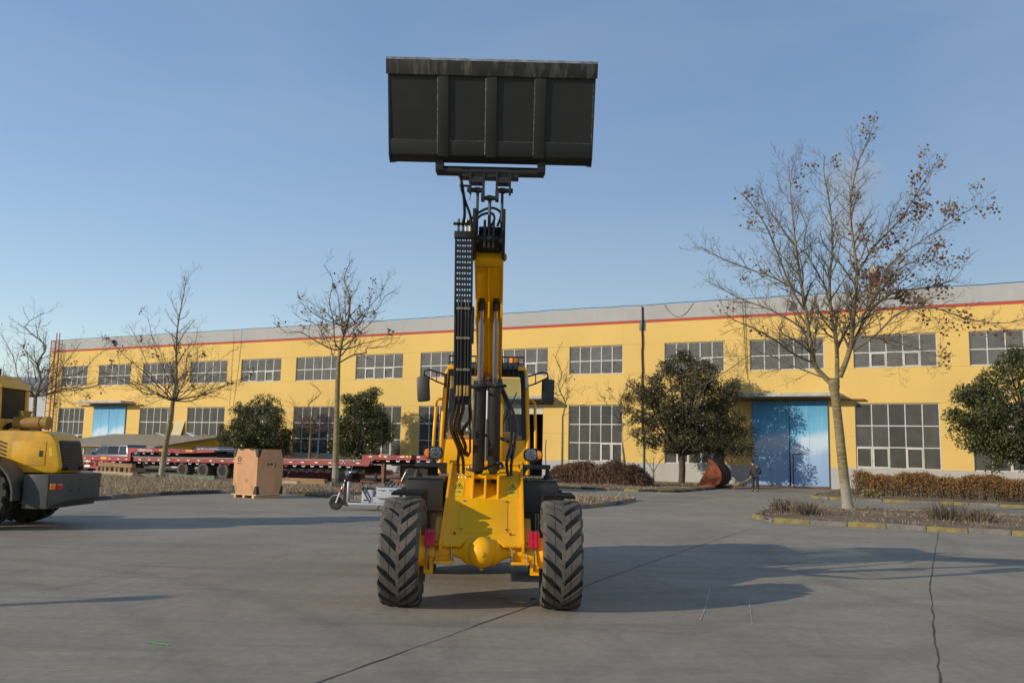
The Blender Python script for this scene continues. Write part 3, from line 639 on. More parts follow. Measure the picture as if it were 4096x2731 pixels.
# axle with the round differential casing
b = MB()
prof = [(.001, -.17), (.06, -.165), (.12, -.125), (.158, -.07), (.172, 0)]
b.lathe([(.075, -.60), (.075, -.50), (.060, -.40), (.062, -.30), (.085, -.24), (.125, -.19), (.150, -.14), (.150, .14), (.125, .19), (.085, .24), (.062, .30), (.060, .40), (.075, .50), (.075, .60)], 32, Matrix.Translation((0, .02, .60)) @ Matrix.Rotation(pi/2, 4, 'Y'))
b.lathe([(.165, .10), (.173, 0), (.165, -.06), (.14, -.115), (.095, -.155), (.045, -.175), (.028, -.178), (.028, -.19), (.001, -.192)], 36, Matrix.Translation((0, -.05, .605)) @ Matrix.Rotation(-pi/2, 4, 'X'))
b.cyl((0, -.05, .43), (0, -.05, .41), .02, seg=8)
axl = b.build('front_axle', LY, ldr)
for s in (-1, 1):
    MB().bb(s*.43-.12, s*.43+.12, -.09, .12, .67, .70).bb(s*.43-.11, s*.43+.11, -.085, .12, .475, .505).bb(s*.43-.10, s*.43+.10, -.02, .1, .505, .67).build('axle_seat', LY, axl, bevel=.006)
    for x in (-.085, .085): MB().cyl((s*.43+x, -.06, .46), (s*.43+x, -.06, .72), .010, seg=8).build('clamp_bolt', 'bolt', axl)
    MB().lathe([(.001, .52), (.085, .52), (.10, .55), (.10, .60), (.15, .62), (.17, .66), (.17, .72), (.001, .72)], 28, Matrix.Translation((0, .02, .60)) @ Matrix.Rotation(s*pi/2, 4, 'Y')).bb(s*.60-.05, s*.60+.05, -.04, .08, .36, .56).build('hub', LY, axl)
    MB().lathe([(.15, .585), (.19, .585), (.19, .605), (.15, .605)], 40, Matrix.Translation((0, .02, .58)) @ Matrix.Rotation(s*pi/2, 4, 'Y'), closed=True).build('brake_disc', 'zinc', axl)
    arc = [(.02-.215*cos(a), .63+.215*sin(a)) for a in np.linspace(.22, 1.55, 10)]; inn = [(.02-.205*cos(a), .63+.205*sin(a)) for a in np.linspace(1.55, .22, 10)]
    g = MB().prism(arc+inn, s*.585-.062, s*.585+.062, 'x')
    for x in (-.025, .025):
        a2 = [(.02-.221*cos(a), .63+.221*sin(a)) for a in np.linspace(.25, 1.5, 9)]; i2 = [(.02-.212*cos(a), .63+.212*sin(a)) for a in np.linspace(1.5, .25, 9)]
        g.prism(a2+i2, s*.585+x-.01, s*.585+x+.01, 'x')
    g.build('brake_guard', 'red_guard', ldr, smooth=40)
# front frame: sloping cover plate between upright side plates
ff = empty('front_frame', (0, 0, 0), 0, ldr)
pd = Vector((0, 1.8, .86)).normalized(); pn = Vector((0, -pd.z, pd.y))
def onp(x, t, h=0.): return Vector((x, -.1, .70)) + pd*t + pn*h          # x across, t up the plate, h off the plate
LT_ = Vector((1.8, .86)).length
def slab(b, x0, x1, t0, t1, h0, h1):
    return b.hexa([onp(x0, t0, h0), onp(x1, t0, h0), onp(x1, t1, h0), onp(x0, t1, h0), onp(x0, t0, h1), onp(x1, t0, h1), onp(x1, t1, h1), onp(x0, t1, h1)])
b = MB()
out = [(-.445, -.03), (-.25, -.03), (-.17, .11), (.17, .11), (.25, -.03), (.445, -.03), (.445, LT_), (-.445, LT_)]
lo = [onp(x, t, -.02) for x, t in out]; hi = [onp(x, t, .0) for x, t in out]; n = len(out)
b.add(lo+hi, [(3, 4, 5, 6), (2, 3, 6, 7), (0, 1, 2, 7), (8+6, 8+5, 8+4, 8+3), (8+7, 8+6, 8+3, 8+2), (8+7, 8+2, 8+1, 8)] + [(i, n+i, n+(i+1) % n, (i+1) % n) for i in range(n)])
b.build('cover_plate', LY, ff)
for s in (-1, 1):
    MB().prism([(-.14, .62), (-.16, .72), (1.66, 1.60), (1.98, 1.60), (1.98, .62), (.55, .52)], s*.45, s*.48, 'x').build('side_plate', LY, ff, bevel=.004)
    MB().prism([(-.05, .68), (.5, .95), (.75, .66), (.2, .62)], s*.485, s*.56, 'x').build('gusset', LY, ff, bevel=.004)
MB().bb(-.50, .50, 1.66, 1.74, 1.555, 1.61).build('cross_bar', LY, ff, bevel=.006)
cp = slab(MB(), -.28, .285, .24, 1.02, .001, .006).build('access_cover', LY, ff, bevel=.002)
for x, t in ((-.25, .30), (.27, .30), (-.25, .96), (.27, .96)): MB().cyl(onp(x, t, .006), onp(x, t, .02), .014, seg=8).build('bolt', 'bolt', cp)
for x, t in ((-.32, .2), (.32, .2)): MB().cyl(onp(x, t, .002), onp(x, t, .03), .013, seg=8).build('grease_cap', 'red_guard', ff)
for x in (-.16, 0, .16):
    b = MB(); P = [onp(x, t, h) for t, h in ((1.05, 0), (1.14, .10), (1.52, .20), (1.62, .0))]; b.add([p+Vector((d, 0, 0)) for d in (-.014, .014) for p in P], [(0, 1, 2, 3), (7, 6, 5, 4), (0, 4, 5, 1), (1, 5, 6, 2), (2, 6, 7, 3), (3, 7, 4, 0)])
    b.build('pivot_lug', LY, ff, bevel=.004)
MB().cyl(onp(-.18, 1.42, .115), onp(.18, 1.42, .115), .03, seg=12).build('pivot_pin', LY, ff)
def decal_tri(b, x, t):
    for (x0, t0), (x1, t1) in (((-.05, 0), (.05, 0)), ((.05, 0), (0, .09)), ((0, .09), (-.05, 0)), ((-.012, .02), (.012, .055)), ((.012, .02), (-.005, .06)), ((-.03, -.06), (.02, -.05)), ((.0, -.07), (.035, -.065))):
        a, c = onp(x+x0, t+t0*1.6, .007), onp(x+x1, t+t1*1.6, .007); b.tube([a, c], .0032, 4)
for x in (-.335, .345):
    d = slab(MB(), x-.065, x+.065, 1.1, 1.48, .0025, .0045).build('warning_label', 'label_yellow', ff, smooth=0)
    b = MB(); decal_tri(b, x, 1.30); b.build('warning_print', 'black_print', d)
# boom
boom = empty('boom', (0, 0, 0), 0, ldr)
B0, B1 = Vector((0, 2.10, 2.69)), Vector((0, -.22, 3.97)); bd = (B1-B0).normalized(); bn = Vector((0, -bd.z, bd.y)); bn = -bn if bn.z < 0 else bn
def onb(x, t, h=0.): return B0 + bd*t + bn*h + Vector((x, 0, 0))         # t along the boom, h above its underside
BL = (B1-B0).length
def bslab(b, x0, x1, t0, t1, h0, h1): return b.hexa([onb(x0, t0, h0), onb(x1, t0, h0), onb(x1, t1, h0), onb(x0, t1, h0), onb(x0, t0, h1), onb(x1, t0, h1), onb(x1, t1, h1), onb(x0, t1, h1)])
ob = bslab(MB(), -.155, .155, -.35, BL, .0, .34); ob = ob.build('outer_boom', LY, boom, bevel=.012)
bslab(MB(), -.012, .012, -.3, BL-.16, -.05, .001).build('stiffener', LY, boom, bevel=.004)
for s in (-1, 1): bslab(MB(), s*.160-.008, s*.160+.008, .02, BL-.005, -.035, .35).build('web', LY, boom, bevel=.004)
bslab(MB(), -.168, .168, BL-.14, BL+.01, -.03, .36).build('collar', LY, boom, bevel=.01)
for s in (-1, 1):
    MB().ball(onb(s*.175, BL-.07, .06), (.035, .05, .05), 12, 8).build('wear_pad', 'brown_yellow', boom)
for x in (-.11, -.055, .055, .11): MB().cyl(onb(x, BL-.17, -.008), onb(x, BL-.17, .004), .012, seg=8).build('bolt', 'zinc', boom)
# bracket carrying the rod ends, mid-boom, and the rear bracket in front of the cab
for x in (-.155, 0, .155):
    b = MB(); P = [onb(x, t, h) for t, h in ((1.44, 0), (1.55, -.16), (1.72, -.17), (1.95, 0))]; b.add([p+Vector((d, 0, 0)) for d in (-.012, .012) for p in P], [(0, 1, 2, 3), (7, 6, 5, 4), (0, 4, 5, 1), (1, 5, 6, 2), (2, 6, 7, 3), (3, 7, 4, 0)]); b.build('rod_bracket', LY, boom, bevel=.004)
for s in (-1, 1):
    MB().prism([(2.15, 2.30), (1.86, 2.45), (1.80, 2.75), (1.95, 2.95), (2.3, 2.9)], s*.11-.02, s*.11+.02, 'x').build('rear_bracket', LY, boom, bevel=.006)
    MB().prism([(2.25, 1.5), (1.95, 2.35), (1.85, 2.55), (2.0, 2.68), (2.3, 2.6), (2.7, 1.5)], s*.185-.02, s*.185+.02, 'x').build('pivot_tower', LY, ldr, bevel=.006)
MB().cyl((-.22, 2.05, 2.52), (.22, 2.05, 2.52), .045, seg=16).build('boom_pin', 'dark_grey_paint', ldr)
# black inner boom with its head plates, links and coupler
SB = 'steel_black'
ib = bslab(MB(), -.125, .125, BL-.3, BL+.20, .05, .29).build('inner_boom', SB, boom, bevel=.008)
for s in (-1, 1):
    MB().prism([(-.18, 3.93), (-.34, 3.95), (-.60, 4.18), (-.66, 4.42), (-.50, 4.46), (-.30, 4.34), (-.05, 4.16)], s*.165-.018, s*.165+.018, 'x').build('head_plate', SB, boom, bevel=.004)
MB().cyl((-.18, -.40, 4.14), (.18, -.40, 4.14), .04, seg=14).build('head_pin', SB, boom)
for x in (-.05, .0, .05): MB().prism([(-.46, 4.02), (-.30, 4.06), (-.36, 4.30), (-.48, 4.34), (-.54, 4.28)], x-.014, x+.014, 'x').build('bell_crank', 'dark_grey_paint', boom, bevel=.004)
def link(x, a, c, r, nm='link'):
    MB().tube([(x, *a), (x, *c)], r, 8).cyl((x-.03, *a), (x+.03, *a), .034, seg=12).cyl((x-.03, *c), (x+.03, *c), .034, seg=12).build(nm, SB, boom)
link(-.14, (-.45, 4.10), (-.52, 4.67), .016); link(.14, (-.45, 4.10), (-.52, 4.67), .016); link(0, (-.50, 4.12), (-.52, 4.58), .018)
cpl = empty('quick_coupler', (0, 0, 0), 0, ldr)
for s in (-1, 1):
    MB().prism([(-.46, 4.63), (-.58, 4.63), (-.62, 4.84), (-.50, 4.90), (-.40, 4.84)], s*.075-.012, s*.075+.012, 'x').prism([(-.46, 4.63), (-.58, 4.63), (-.62, 4.84), (-.50, 4.90), (-.40, 4.84)], s*.225-.012, s*.225+.012, 'x').bb(s*.15-.065, s*.15+.065, -.60, -.45, 4.74, 4.83).build('coupler_bracket', SB, cpl)
    MB().cyl((s*.075, -.52, 4.67), (s*.26, -.52, 4.67), .028, seg=12).build('coupler_pin', SB, cpl)
    MB().bb(s*.08-.02, s*.08+.02, -.58, -.46, 4.55, 4.66).build('link_ear', SB, cpl)
MB().cyl((-.10, -.52, 4.58), (.10, -.52, 4.58), .026, seg=12).build('coupler_pin', SB, cpl)
MB().bb(-.32, .32, -.60, -.44, 4.805, 4.835).build('coupler_plate', SB, cpl)
MB().cyl((-.605, -.55, 4.878), (.605, -.55, 4.878), .056, seg=24).build('cross_tube', SB, cpl, smooth=40)
for s in (-1, 1): MB().prism([(-.62, 4.86), (-.50, 4.86), (-.50, 5.02), (-.66, 5.04)], s*.575-.045, s*.575+.045, 'x').build('hook', SB, cpl, bevel=.005)
# bucket: floor plate towards the yard, lip up, rolled fully back
bk = empty('bucket', (0, 0, 0), 0, ldr); BB = 'bucket_black'
outer = [(-1.095, 5.95), (-.72, 5.00), (-.60, 4.955), (-.42, 5.035), (-.18, 5.12), (.02, 5.28), (.12, 5.50), (.10, 5.74)]
inner = [(.08, 5.74), (.10, 5.50), (.0, 5.295), (-.19, 5.14), (-.42, 5.055), (-.60, 4.975), (-.705, 5.015), (-1.075, 5.95)]
MB().prism(outer+inner, -1.115, 1.115, 'x').build('shell', BB, bk, smooth=30)
for s in (-1, 1): MB().prism([(-1.09, 5.93), (-.735, 5.0), (-.62, 4.935), (-.40, 5.01), (-.16, 5.10), (.04, 5.26), (.14, 5.50), (.12, 5.76)], s*1.116, s*1.136, 'x').build('side_plate', BB, bk)
fd = (Vector((0, -.72, 5.0))-Vector((0, -1.095, 5.95))).normalized(); fn = Vector((0, fd.z, -fd.y)); fn = -fn if fn.y > 0 else fn
def onf(x, t, h=0.): return Vector((x, -1.095, 5.95)) + fd*t + fn*h      # t down the floor from the lip, h off it
def fslab(b, x0, x1, t0, t1, h0, h1): return b.hexa([onf(x0, t0, h0), onf(x1, t0, h0), onf(x1, t1, h0), onf(x0, t1, h0), onf(x0, t0, h1), onf(x1, t0, h1), onf(x1, t1, h1), onf(x0, t1, h1)])
fslab(MB(), -1.152, 1.152, .012, .165, .002, .035).build('cutting_edge', 'edge_scuffed', bk, bevel=.004)
MB().hexa([onf(-1.152, -.014, .008), onf(1.152, -.014, .008), onf(1.152, .011, .002), onf(-1.152, .011, .002), onf(-1.152, -.014, .014), onf(1.152, -.014, .014), onf(1.152, .011, .035), onf(-1.152, .011, .035)]).build('worn_lip', 'worn_edge', bk, smooth=0)
fslab(MB(), -1.112, 1.112, .86, 1.018, .001, .012).build('heel_plate', BB, bk, bevel=.003)
for x in (-.53, .0, .535):
    fslab(MB(), x-.058, x+.058, .167, 1.03, .002, .026).build('wear_strap', BB, bk, bevel=.003)
    p = [onf(x-.062, t, .014+random.uniform(-.002, .002)) for t in np.linspace(.19, 1.0, 40)]; MB().tube(p, [random.uniform(.0035, .0075) for _ in p], 5).build('weld_bead', 'weld', bk)
for x0, x1 in ((-1.10, -.60), (-.465, -.07), (.065, .47), (.60, 1.10)):
    p = [onf(x, .858, .011+random.uniform(-.002, .002)) for x in np.linspace(x0, x1, 24)]; MB().tube(p, [random.uniform(.002, .005) for _ in p], 5).build('weld_bead', 'weld', bk)
p = [onf(1.118, t, -.002) for t in np.linspace(.2, 1.0, 40)]; MB().tube(p, [random.uniform(.003, .006) for _ in p], 5).build('weld_bead', 'weld', bk)
# lift cylinders
for s in (-1, 1):
    c_ = empty('lift_cylinder', (0, 0, 0), 0, ldr); A = Vector((s*.098, 1.22, 1.40)); C_ = Vector((s*.088, .50, 3.62)); d = (C_-A).normalized(); L = (C_-A).length
    MB().tube([A + d*.06, A + d*.10, A + d*.12, A + d*1.18, A + d*1.2], [.05, .07, .079, .079, .079], 24).build('barrel', 'dark_grey_paint', c_, smooth=40)
    b = MB().tube([A + d*1.16, A + d*1.165, A + d*1.255, A + d*1.26], [.079, .088, .088, .07], 24)
    n1 = d.orthogonal().normalized(); n2 = d.cross(n1)
    for k in range(14): a = 2*pi*k/14; q = A + d*1.262 + (n1*cos(a)+n2*sin(a))*.077; b.cyl(q, q + d*.012, .009, seg=6)
    b.build('gland', 'dark_grey_paint', c_)
    MB().tube([A + d*1.24, C_ - d*.16], .034, 24).build('rod', 'chrome', c_)
    MB().tube([C_ - d*.165, C_ - d*.16, C_ - d*.05], [.034, .042, .042], 20).cyl(C_ + Vector((-.035, 0, 0)), C_ + Vector((.035, 0, 0)), .058, seg=20).build('rod_end', 'dark_grey_paint', c_)
    MB().cyl(A + Vector((-.032, 0, 0)), A + Vector((.032, 0, 0)), .06, seg=20).build('base_eye', 'dark_grey_paint', c_)
    MB().cyl(C_ + Vector((s*.002, -.05, .0)), C_ + Vector((s*.002, -.066, .0)), .008, seg=8).build('grease_nipple', 'red_guard', c_)
MB().cyl((-.17, .50, 3.62), (.17, .50, 3.62), .03, seg=14).build('rod_pin', LY, ldr)
c_ = empty('levelling_cylinder', (0, 0, 0), 0, ldr); A, C_ = Vector((0, 1.74, 1.55)), Vector((-.01, 1.82, 2.72)); d = (C_-A).normalized()
MB().tube([A, A + d*.62], .048, 18).build('barrel', 'dark_grey_paint', c_); MB().tube([A + d*.6, C_], .03, 16).build('rod', 'rod_dull', c_)
MB().cyl(C_ + Vector((-.035, 0, 0)), C_ + Vector((.035, 0, 0)), .06, seg=18).tube([C_ - d*.16, C_], .04, 12).build('rod_end', 'dark_grey_paint', c_)
MB().cyl(C_ + Vector((0, -.06, 0)), C_ + Vector((0, -.072, 0)), .012, seg=8).build('grease_nipple', 'red_guard', c_)
# hose carrier hanging beside the boom
hc = empty('hose_carrier', (0, 0, 0), 0, ldr)
def cy(z): return -.25 + (4.19-z)*.108
def cx(z): return -.292 + (4.19-z)*.012
def crail(b, x, z0, z1, wx, dy): b.hexa([(cx(z0)+x-wx, cy(z0)-dy, z0), (cx(z0)+x+wx, cy(z0)-dy, z0), (cx(z0)+x+wx, cy(z0)+dy, z0), (cx(z0)+x-wx, cy(z0)+dy, z0), (cx(z1)+x-wx, cy(z1)-dy, z1), (cx(z1)+x+wx, cy(z1)-dy, z1), (cx(z1)+x+wx, cy(z1)+dy, z1), (cx(z1)+x-wx, cy(z1)+dy, z1)])
b = MB()
for x in (-.093, .093): crail(b, x, 3.30, 4.19, .012, .03)
for x in (-.03, .03): crail(b, x, 3.30, 4.19, .009, .02)
for x in (0., -.058, .058): crail(b, x, 3.30, 4.19, .006, .012)
b.build('chain_side', 'plastic_black', hc, smooth=0)
k = 0; z = 3.36
while z < 4.15: MB().box((cx(z), cy(z), z), (.18, .05, .034)).build('chain_link', 'plastic_black', hc, smooth=0); z += .0635
b = MB(); crail(b, 0, 2.26, 3.44, .098, .008); crail(b, -.093, 2.26, 3.44, .01, .03); crail(b, .093, 2.26, 3.44, .01, .03); b.build('carrier_plate', 'plastic_black', hc, smooth=0)
for i, x in enumerate((-.055, -.02, .03, .062)):
    MB().tube([(cx(z)+x, cy(z)-.03, z) for z in np.linspace(2.45, 3.44, 6)] + [(cx(3.5)+x+.005, cy(3.5)-.015, 3.5), (cx(3.5)+x+.015, cy(3.5)+.03, 3.48)], .011, 8).build('steel_pipe', 'hose', hc)
    MB().tube([(cx(2.46)+x, cy(2.46)-.03, 2.48), (cx(2.46)+x, cy(2.46)-.03, 2.36)], .017, 8).build('fitting', 'brown_yellow', hc)
for z in (3.36, 3.02, 2.66):
    for x in (-.037, .045): MB().box((cx(z)+x, cy(z)-.04, z), (.075, .03, .03)).build('pipe_clamp', 'zinc', hc, bevel=.005)
MB().bb(-.405, -.185, -.30, -.20, 4.17, 4.25).build('end_box', SB, hc, bevel=.006); MB().bb(-.42, -.17, -.30, -.22, 4.335, 4.35).build('end_plate', SB, hc)
for x in (-.36, -.31, -.27, -.225): MB().cyl((x, -.26, 4.25), (x, -.26, 4.40), .014, seg=8).build('fitting', 'zinc' if x > -.3 else SB, hc)
MB().bb(-.20, -.165, .0, .2, 3.0, 3.42).build('carrier_bracket', SB, hc)
# hoses: plain tube with a spiral guard
def hose(pts, r=.0165, parent=ldr, spiral=True, n=40):
    P = [Vector(p) for p in pts]; Q = []
    for i in range(len(P)-1):                                            # Catmull-Rom
        p0, p1, p2, p3 = P[max(i-1, 0)], P[i], P[i+1], P[min(i+2, len(P)-1)]
        for t in np.linspace(0, 1, n//(len(P)-1)+1)[:-1]:
            Q.append(.5*((2*p1) + (p2-p0)*t + (2*p0-5*p1+4*p2-p3)*t*t + (3*p1-p0-3*p2+p3)*t**3))
    Q.append(P[-1]); out = []; rr = []
    if spiral:
        for a, c in zip(Q[:-1], Q[1:]):
            for t in (0, .25, .5, .75): out.append(a + (c-a)*t); rr.append(r*(1.12 if (len(out) % 4) < 2 else .9))
    else: out = Q; rr = [r]*len(Q)
    MB().tube(out, rr, 8).build('hose', 'hose', parent)
HR = .0205
hose([(-.345, -.06, 2.40), (-.345, -.06, 2.328), (-.360, .01, 2.212), (-.408, .262, 2.1), (-.420, .513, 1.996), (-.398, .763, 1.9), (-.360, 1.012, 1.788), (-.350, 1.161, 1.71), (-.366, 1.262, 1.60), (-.361, 1.312, 1.44)], HR)
hose([(-.305, -.06, 2.40), (-.305, -.06, 2.316), (-.312, .03, 2.201), (-.355, .311, 2.09), (-.376, .562, 1.998), (-.355, .812, 1.889), (-.312, 1.061, 1.776), (-.314, 1.211, 1.684), (-.298, 1.29, 1.59), (-.294, 1.33, 1.43)], HR)
hose([(-.26, -.062, 2.40), (-.258, -.062, 2.317), (-.264, .028, 2.202), (-.312, .36, 2.093), (-.328, .611, 1.987), (-.302, .811, 1.903), (-.266, 1.059, 1.79), (-.285, 1.21, 1.70)], HR)
hose([(-.20, -.045, 2.40), (-.19, -.045, 2.32), (-.178, .026, 2.204), (-.183, .206, 2.103), (-.250, .508, 2.037), (-.292, .71, 1.978), (-.296, .81, 1.942)], HR)
hose([(.13, 1.70, 2.70), (.158, 1.596, 2.592), (.233, 1.643, 2.416), (.307, 1.591, 2.206), (.323, 1.541, 2.012), (.312, 1.491, 1.833), (.266, 1.392, 1.628), (.273, 1.342, 1.50), (.29, 1.33, 1.42)], HR); hose([(.16, 1.70, 2.70), (.186, 1.595, 2.593), (.276, 1.642, 2.403), (.348, 1.59, 2.235), (.385, 1.539, 2.054), (.367, 1.489, 1.847), (.34, 1.39, 1.67), (.325, 1.341, 1.55), (.33, 1.33, 1.42)], HR)
hose([(-.23, .758, 2.541), (-.151, .655, 2.522), (-.023, .621, 2.527), (.105, .647, 2.538), (.229, .743, 2.551)], .019); hose([(-.214, 1.157, 1.502), (-.126, 1.024, 1.496), (.004, 1.0, 1.529), (.134, 1.016, 1.584), (.194, 1.094, 1.584), (.209, 1.144, 1.538)], .02)
hose([(-.034, 1.402, 1.946), (.13, 1.397, 1.922), (.269, 1.442, 1.872), (.337, 1.39, 1.792), (.3, 1.391, 1.656)], .02)
MB().tube([(-.223, .757, 2.535), (-.214, .907, 2.114), (-.206, 1.107, 1.726), (-.239, 1.188, 1.666)], .013, 8).build('steel_pipe', 'hose', ldr)
for p in ((-.30, .86, 1.94), (-.24, .9, 1.97), (-.30, 1.2, 1.70), (-.25, 1.2, 1.68), (-.22, 1.15, 1.50), (-.22, .76, 2.53), (.21, 1.14, 1.52)):
    MB().cyl(Vector(p)+Vector((-.035, 0, 0)), Vector(p)+Vector((.035, 0, .01)), .02, seg=6).cyl(p, Vector(p)+Vector((0, 0, .05)), .016, seg=6).build('fitting', 'zinc', ldr)
for x in (-.35, -.31, -.26, .29, .33): MB().cyl((x, 1.33, 1.30), (x, 1.36, 1.40), .014, seg=6).build('fitting', 'zinc', ldr)
hose([(-.31, -.27, 4.33), (-.29, -.35, 4.42), (-.30, -.45, 4.62), (-.335, -.5, 4.80)], .017); hose([(-.20, -.27, 4.2), (-.22, -.35, 4.4), (-.28, -.42, 4.56), (-.33, -.48, 4.70)], .015)
hose([(-.25, -.27, 4.36), (-.16, -.32, 4.44), (-.04, -.36, 4.50), (.06, -.38, 4.50), (.13, -.36, 4.44), (.09, -.34, 4.30)], .015); hose([(-.20, -.27, 4.34), (-.10, -.30, 4.44), (.02, -.32, 4.46), (.05, -.32, 4.38), (-.03, -.3, 4.25)], .015)
MB().tube([(-.335, -.5, 4.70), (-.335, -.5, 4.86)], .014, 8).tube([(-.34, -.52, 4.72), (-.22, -.5, 4.72)], .014, 8).tube([(-.23, -.5, 4.56), (-.225, -.5, 4.72)], .009, 6).build('valve', SB, cpl)
MB().ball((-.345, -.5, 4.83), .022, 8, 6).ball((-.23, -.5, 4.78), .022, 8, 6).build('dust_cap', 'red_lens', cpl)
# cab
cab = empty('cab', (0, 0, 0), 0, ldr)
def post(pts, r=.04, nm='post', mt=LY): MB().tube(pts, r, 10).build(nm, mt, cab, smooth=50)
for s in (-1, 1):
    post([(s*.615, 2.28, 1.42), (s*.612, 2.27, 1.9), (s*.585, 2.32, 2.62), (s*.568, 2.35, 2.85), (s*.50, 2.42, 2.95)], .030)
    post([(s*.60, 3.62, 1.42), (s*.565, 3.60, 2.62), (s*.53, 3.56, 2.92)], .032)
    post([(s*.53, 2.42, 2.92), (s*.53, 3.56, 2.92)], .04, 'roof_rail')
    post([(s*.60, 2.30, 1.90), (s*.60, 3.62, 1.90)], .035, 'sill')
post([(-.56, 3.60, 1.95), (.56, 3.60, 1.95)], .035, 'rear_rail')
MB().hexa([(-.64, 2.26, 1.42), (.64, 2.26, 1.42), (.64, 3.7, 1.42), (-.64, 3.7, 1.42), (-.60, 2.27, 1.90), (.60, 2.27, 1.90), (.60, 3.66, 1.90), (-.60, 3.66, 1.90)]).build('cab_base', LY, cab, bevel=.02)
MB().hexa([(-.56, 2.22, 2.90), (.56, 2.22, 2.90), (.56, 3.7, 2.93), (-.56, 3.7, 2.93), (-.50, 2.34, 3.0), (.50, 2.34, 3.0), (.48, 3.6, 3.02), (-.48, 3.6, 3.02)]).build('roof', 'roof_grey', cab, bevel=.03)
MB().add([(-.585, 2.27, 1.91), (.585, 2.27, 1.91), (.545, 2.35, 2.90), (-.545, 2.35, 2.90)], [(0, 1, 2, 3)]).build('windscreen', 'cab_glass', cab, smooth=0)
MB().add([(-.54, 3.61, 1.98), (.54, 3.61, 1.98), (.50, 3.57, 2.88), (-.50, 3.57, 2.88)], [(0, 1, 2, 3)]).build('rear_window', 'cab_glass', cab, smooth=0)
for s in (-1, 1):
    MB().add([(s*.585, 2.36, 1.94), (s*.585, 3.56, 1.94), (s*.54, 3.54, 2.88), (s*.54, 2.44, 2.88)], [(0, 1, 2, 3)]).build('side_window', 'cab_glass', cab, smooth=0)
    q_ = .55 if s < 0 else .525; MB().hexa([(s*q_, 2.262, 1.91), (s*.585, 2.262, 1.91), (s*.585, 2.268, 1.91), (s*q_, 2.268, 1.91), (s*(q_-.04), 2.342, 2.90), (s*.545, 2.342, 2.90), (s*.545, 2.348, 2.90), (s*(q_-.04), 2.348, 2.90)]).build('window_border', 'plastic_black', cab, smooth=0)
MB().hexa([(-.515, 2.335, 2.80), (.515, 2.335, 2.80), (.515, 2.341, 2.80), (-.515, 2.341, 2.80), (-.515, 2.342, 2.90), (.515, 2.342, 2.90), (.515, 2.348, 2.90), (-.515, 2.348, 2.90)]).build('sun_band', 'plastic_black', cab, smooth=0)
seat = empty('driver_seat', (0, 0, 0), 0, cab)
MB().bb(-.24, .24, 2.85, 3.3, 1.92, 2.06).build('cushion', 'cab_inside', seat, bevel=.03); MB().hexa([(-.23, 3.24, 2.06), (.23, 3.24, 2.06), (.23, 3.36, 2.06), (-.23, 3.36, 2.06), (-.2, 3.36, 2.5), (.2, 3.36, 2.5), (.2, 3.45, 2.5), (-.2, 3.45, 2.5)]).build('seat_back', 'cab_inside', seat, bevel=.03)
MB().tube([(0, 2.5, 1.9), (0, 2.62, 2.12)], .04, 10).build('steering_column', 'plastic_black', cab)
MB().tube([(.19*cos(a), 2.66+.10*sin(a), 2.16+.16*sin(a)) for a in np.linspace(0, 2*pi, 25)], .014, 6, caps=False).tube([(-.18, 2.66, 2.16), (.18, 2.66, 2.16)], .012, 6).build('steering_wheel', 'plastic_black', cab)
MB().bb(-.5, -.42, 2.9, 3.3, 1.9, 2.15).build('console', 'cab_inside', cab, bevel=.02)
MB().hexa([(-.53, 2.36, 2.20), (-.42, 2.36, 2.16), (-.42, 2.37, 2.16), (-.53, 2.37, 2.20), (-.52, 2.40, 2.62), (-.47, 2.40, 2.64), (-.47, 2.41, 2.64), (-.52, 2.41, 2.62)]).build('inner_mirror', 'plastic_black', cab)
MB().tube([(.20, 2.25, 1.96), (.28, 2.27, 2.2), (.44, 2.33, 2.58)], .008, 5).build('wiper', 'plastic_black', cab)
for x in (-.2, .21): MB().bb(x-.022, x+.022, 2.80, 2.83, 2.14, 2.34).build('grab_handle', 'amber', cab, bevel=.008)
# wire guard on the roof edge
gd = empty('roof_guard', (0, 0, 0), 0, ldr)
xs = np.linspace(-.53, .53, 15)
for x in xs: MB().tube([(x, 2.17, 2.80), (x, 2.18, 2.98), (x, 2.22, 3.07), (x, 2.34, 3.09)], .0085, 4).build('bar', 'black_pipe', gd)
for y, z in ((2.17, 2.80), (2.175, 2.89), (2.18, 2.98), (2.22, 3.07), (2.34, 3.09)): MB().tube([(-.535, y, z), (.535, y, z)], .0085, 4).build('bar', 'black_pipe', gd)
for s in (-1, 1): MB().bb(s*.50-.05, s*.50+.05, 2.16, 2.2, 2.88, 2.94).build('guard_bracket', LY, gd, bevel=.004)
bc = empty('beacon', (.40, 2.7, 3.0), 0, ldr); MB().lathe([(.07, .02), (.075, .03), (.07, .12), (.05, .135), (.001, .137)], 16).build('lens', 'amber', bc); MB().cyl((0, 0, 0), (0, 0, .03), .085, seg=16).build('base', 'plastic_black', bc)
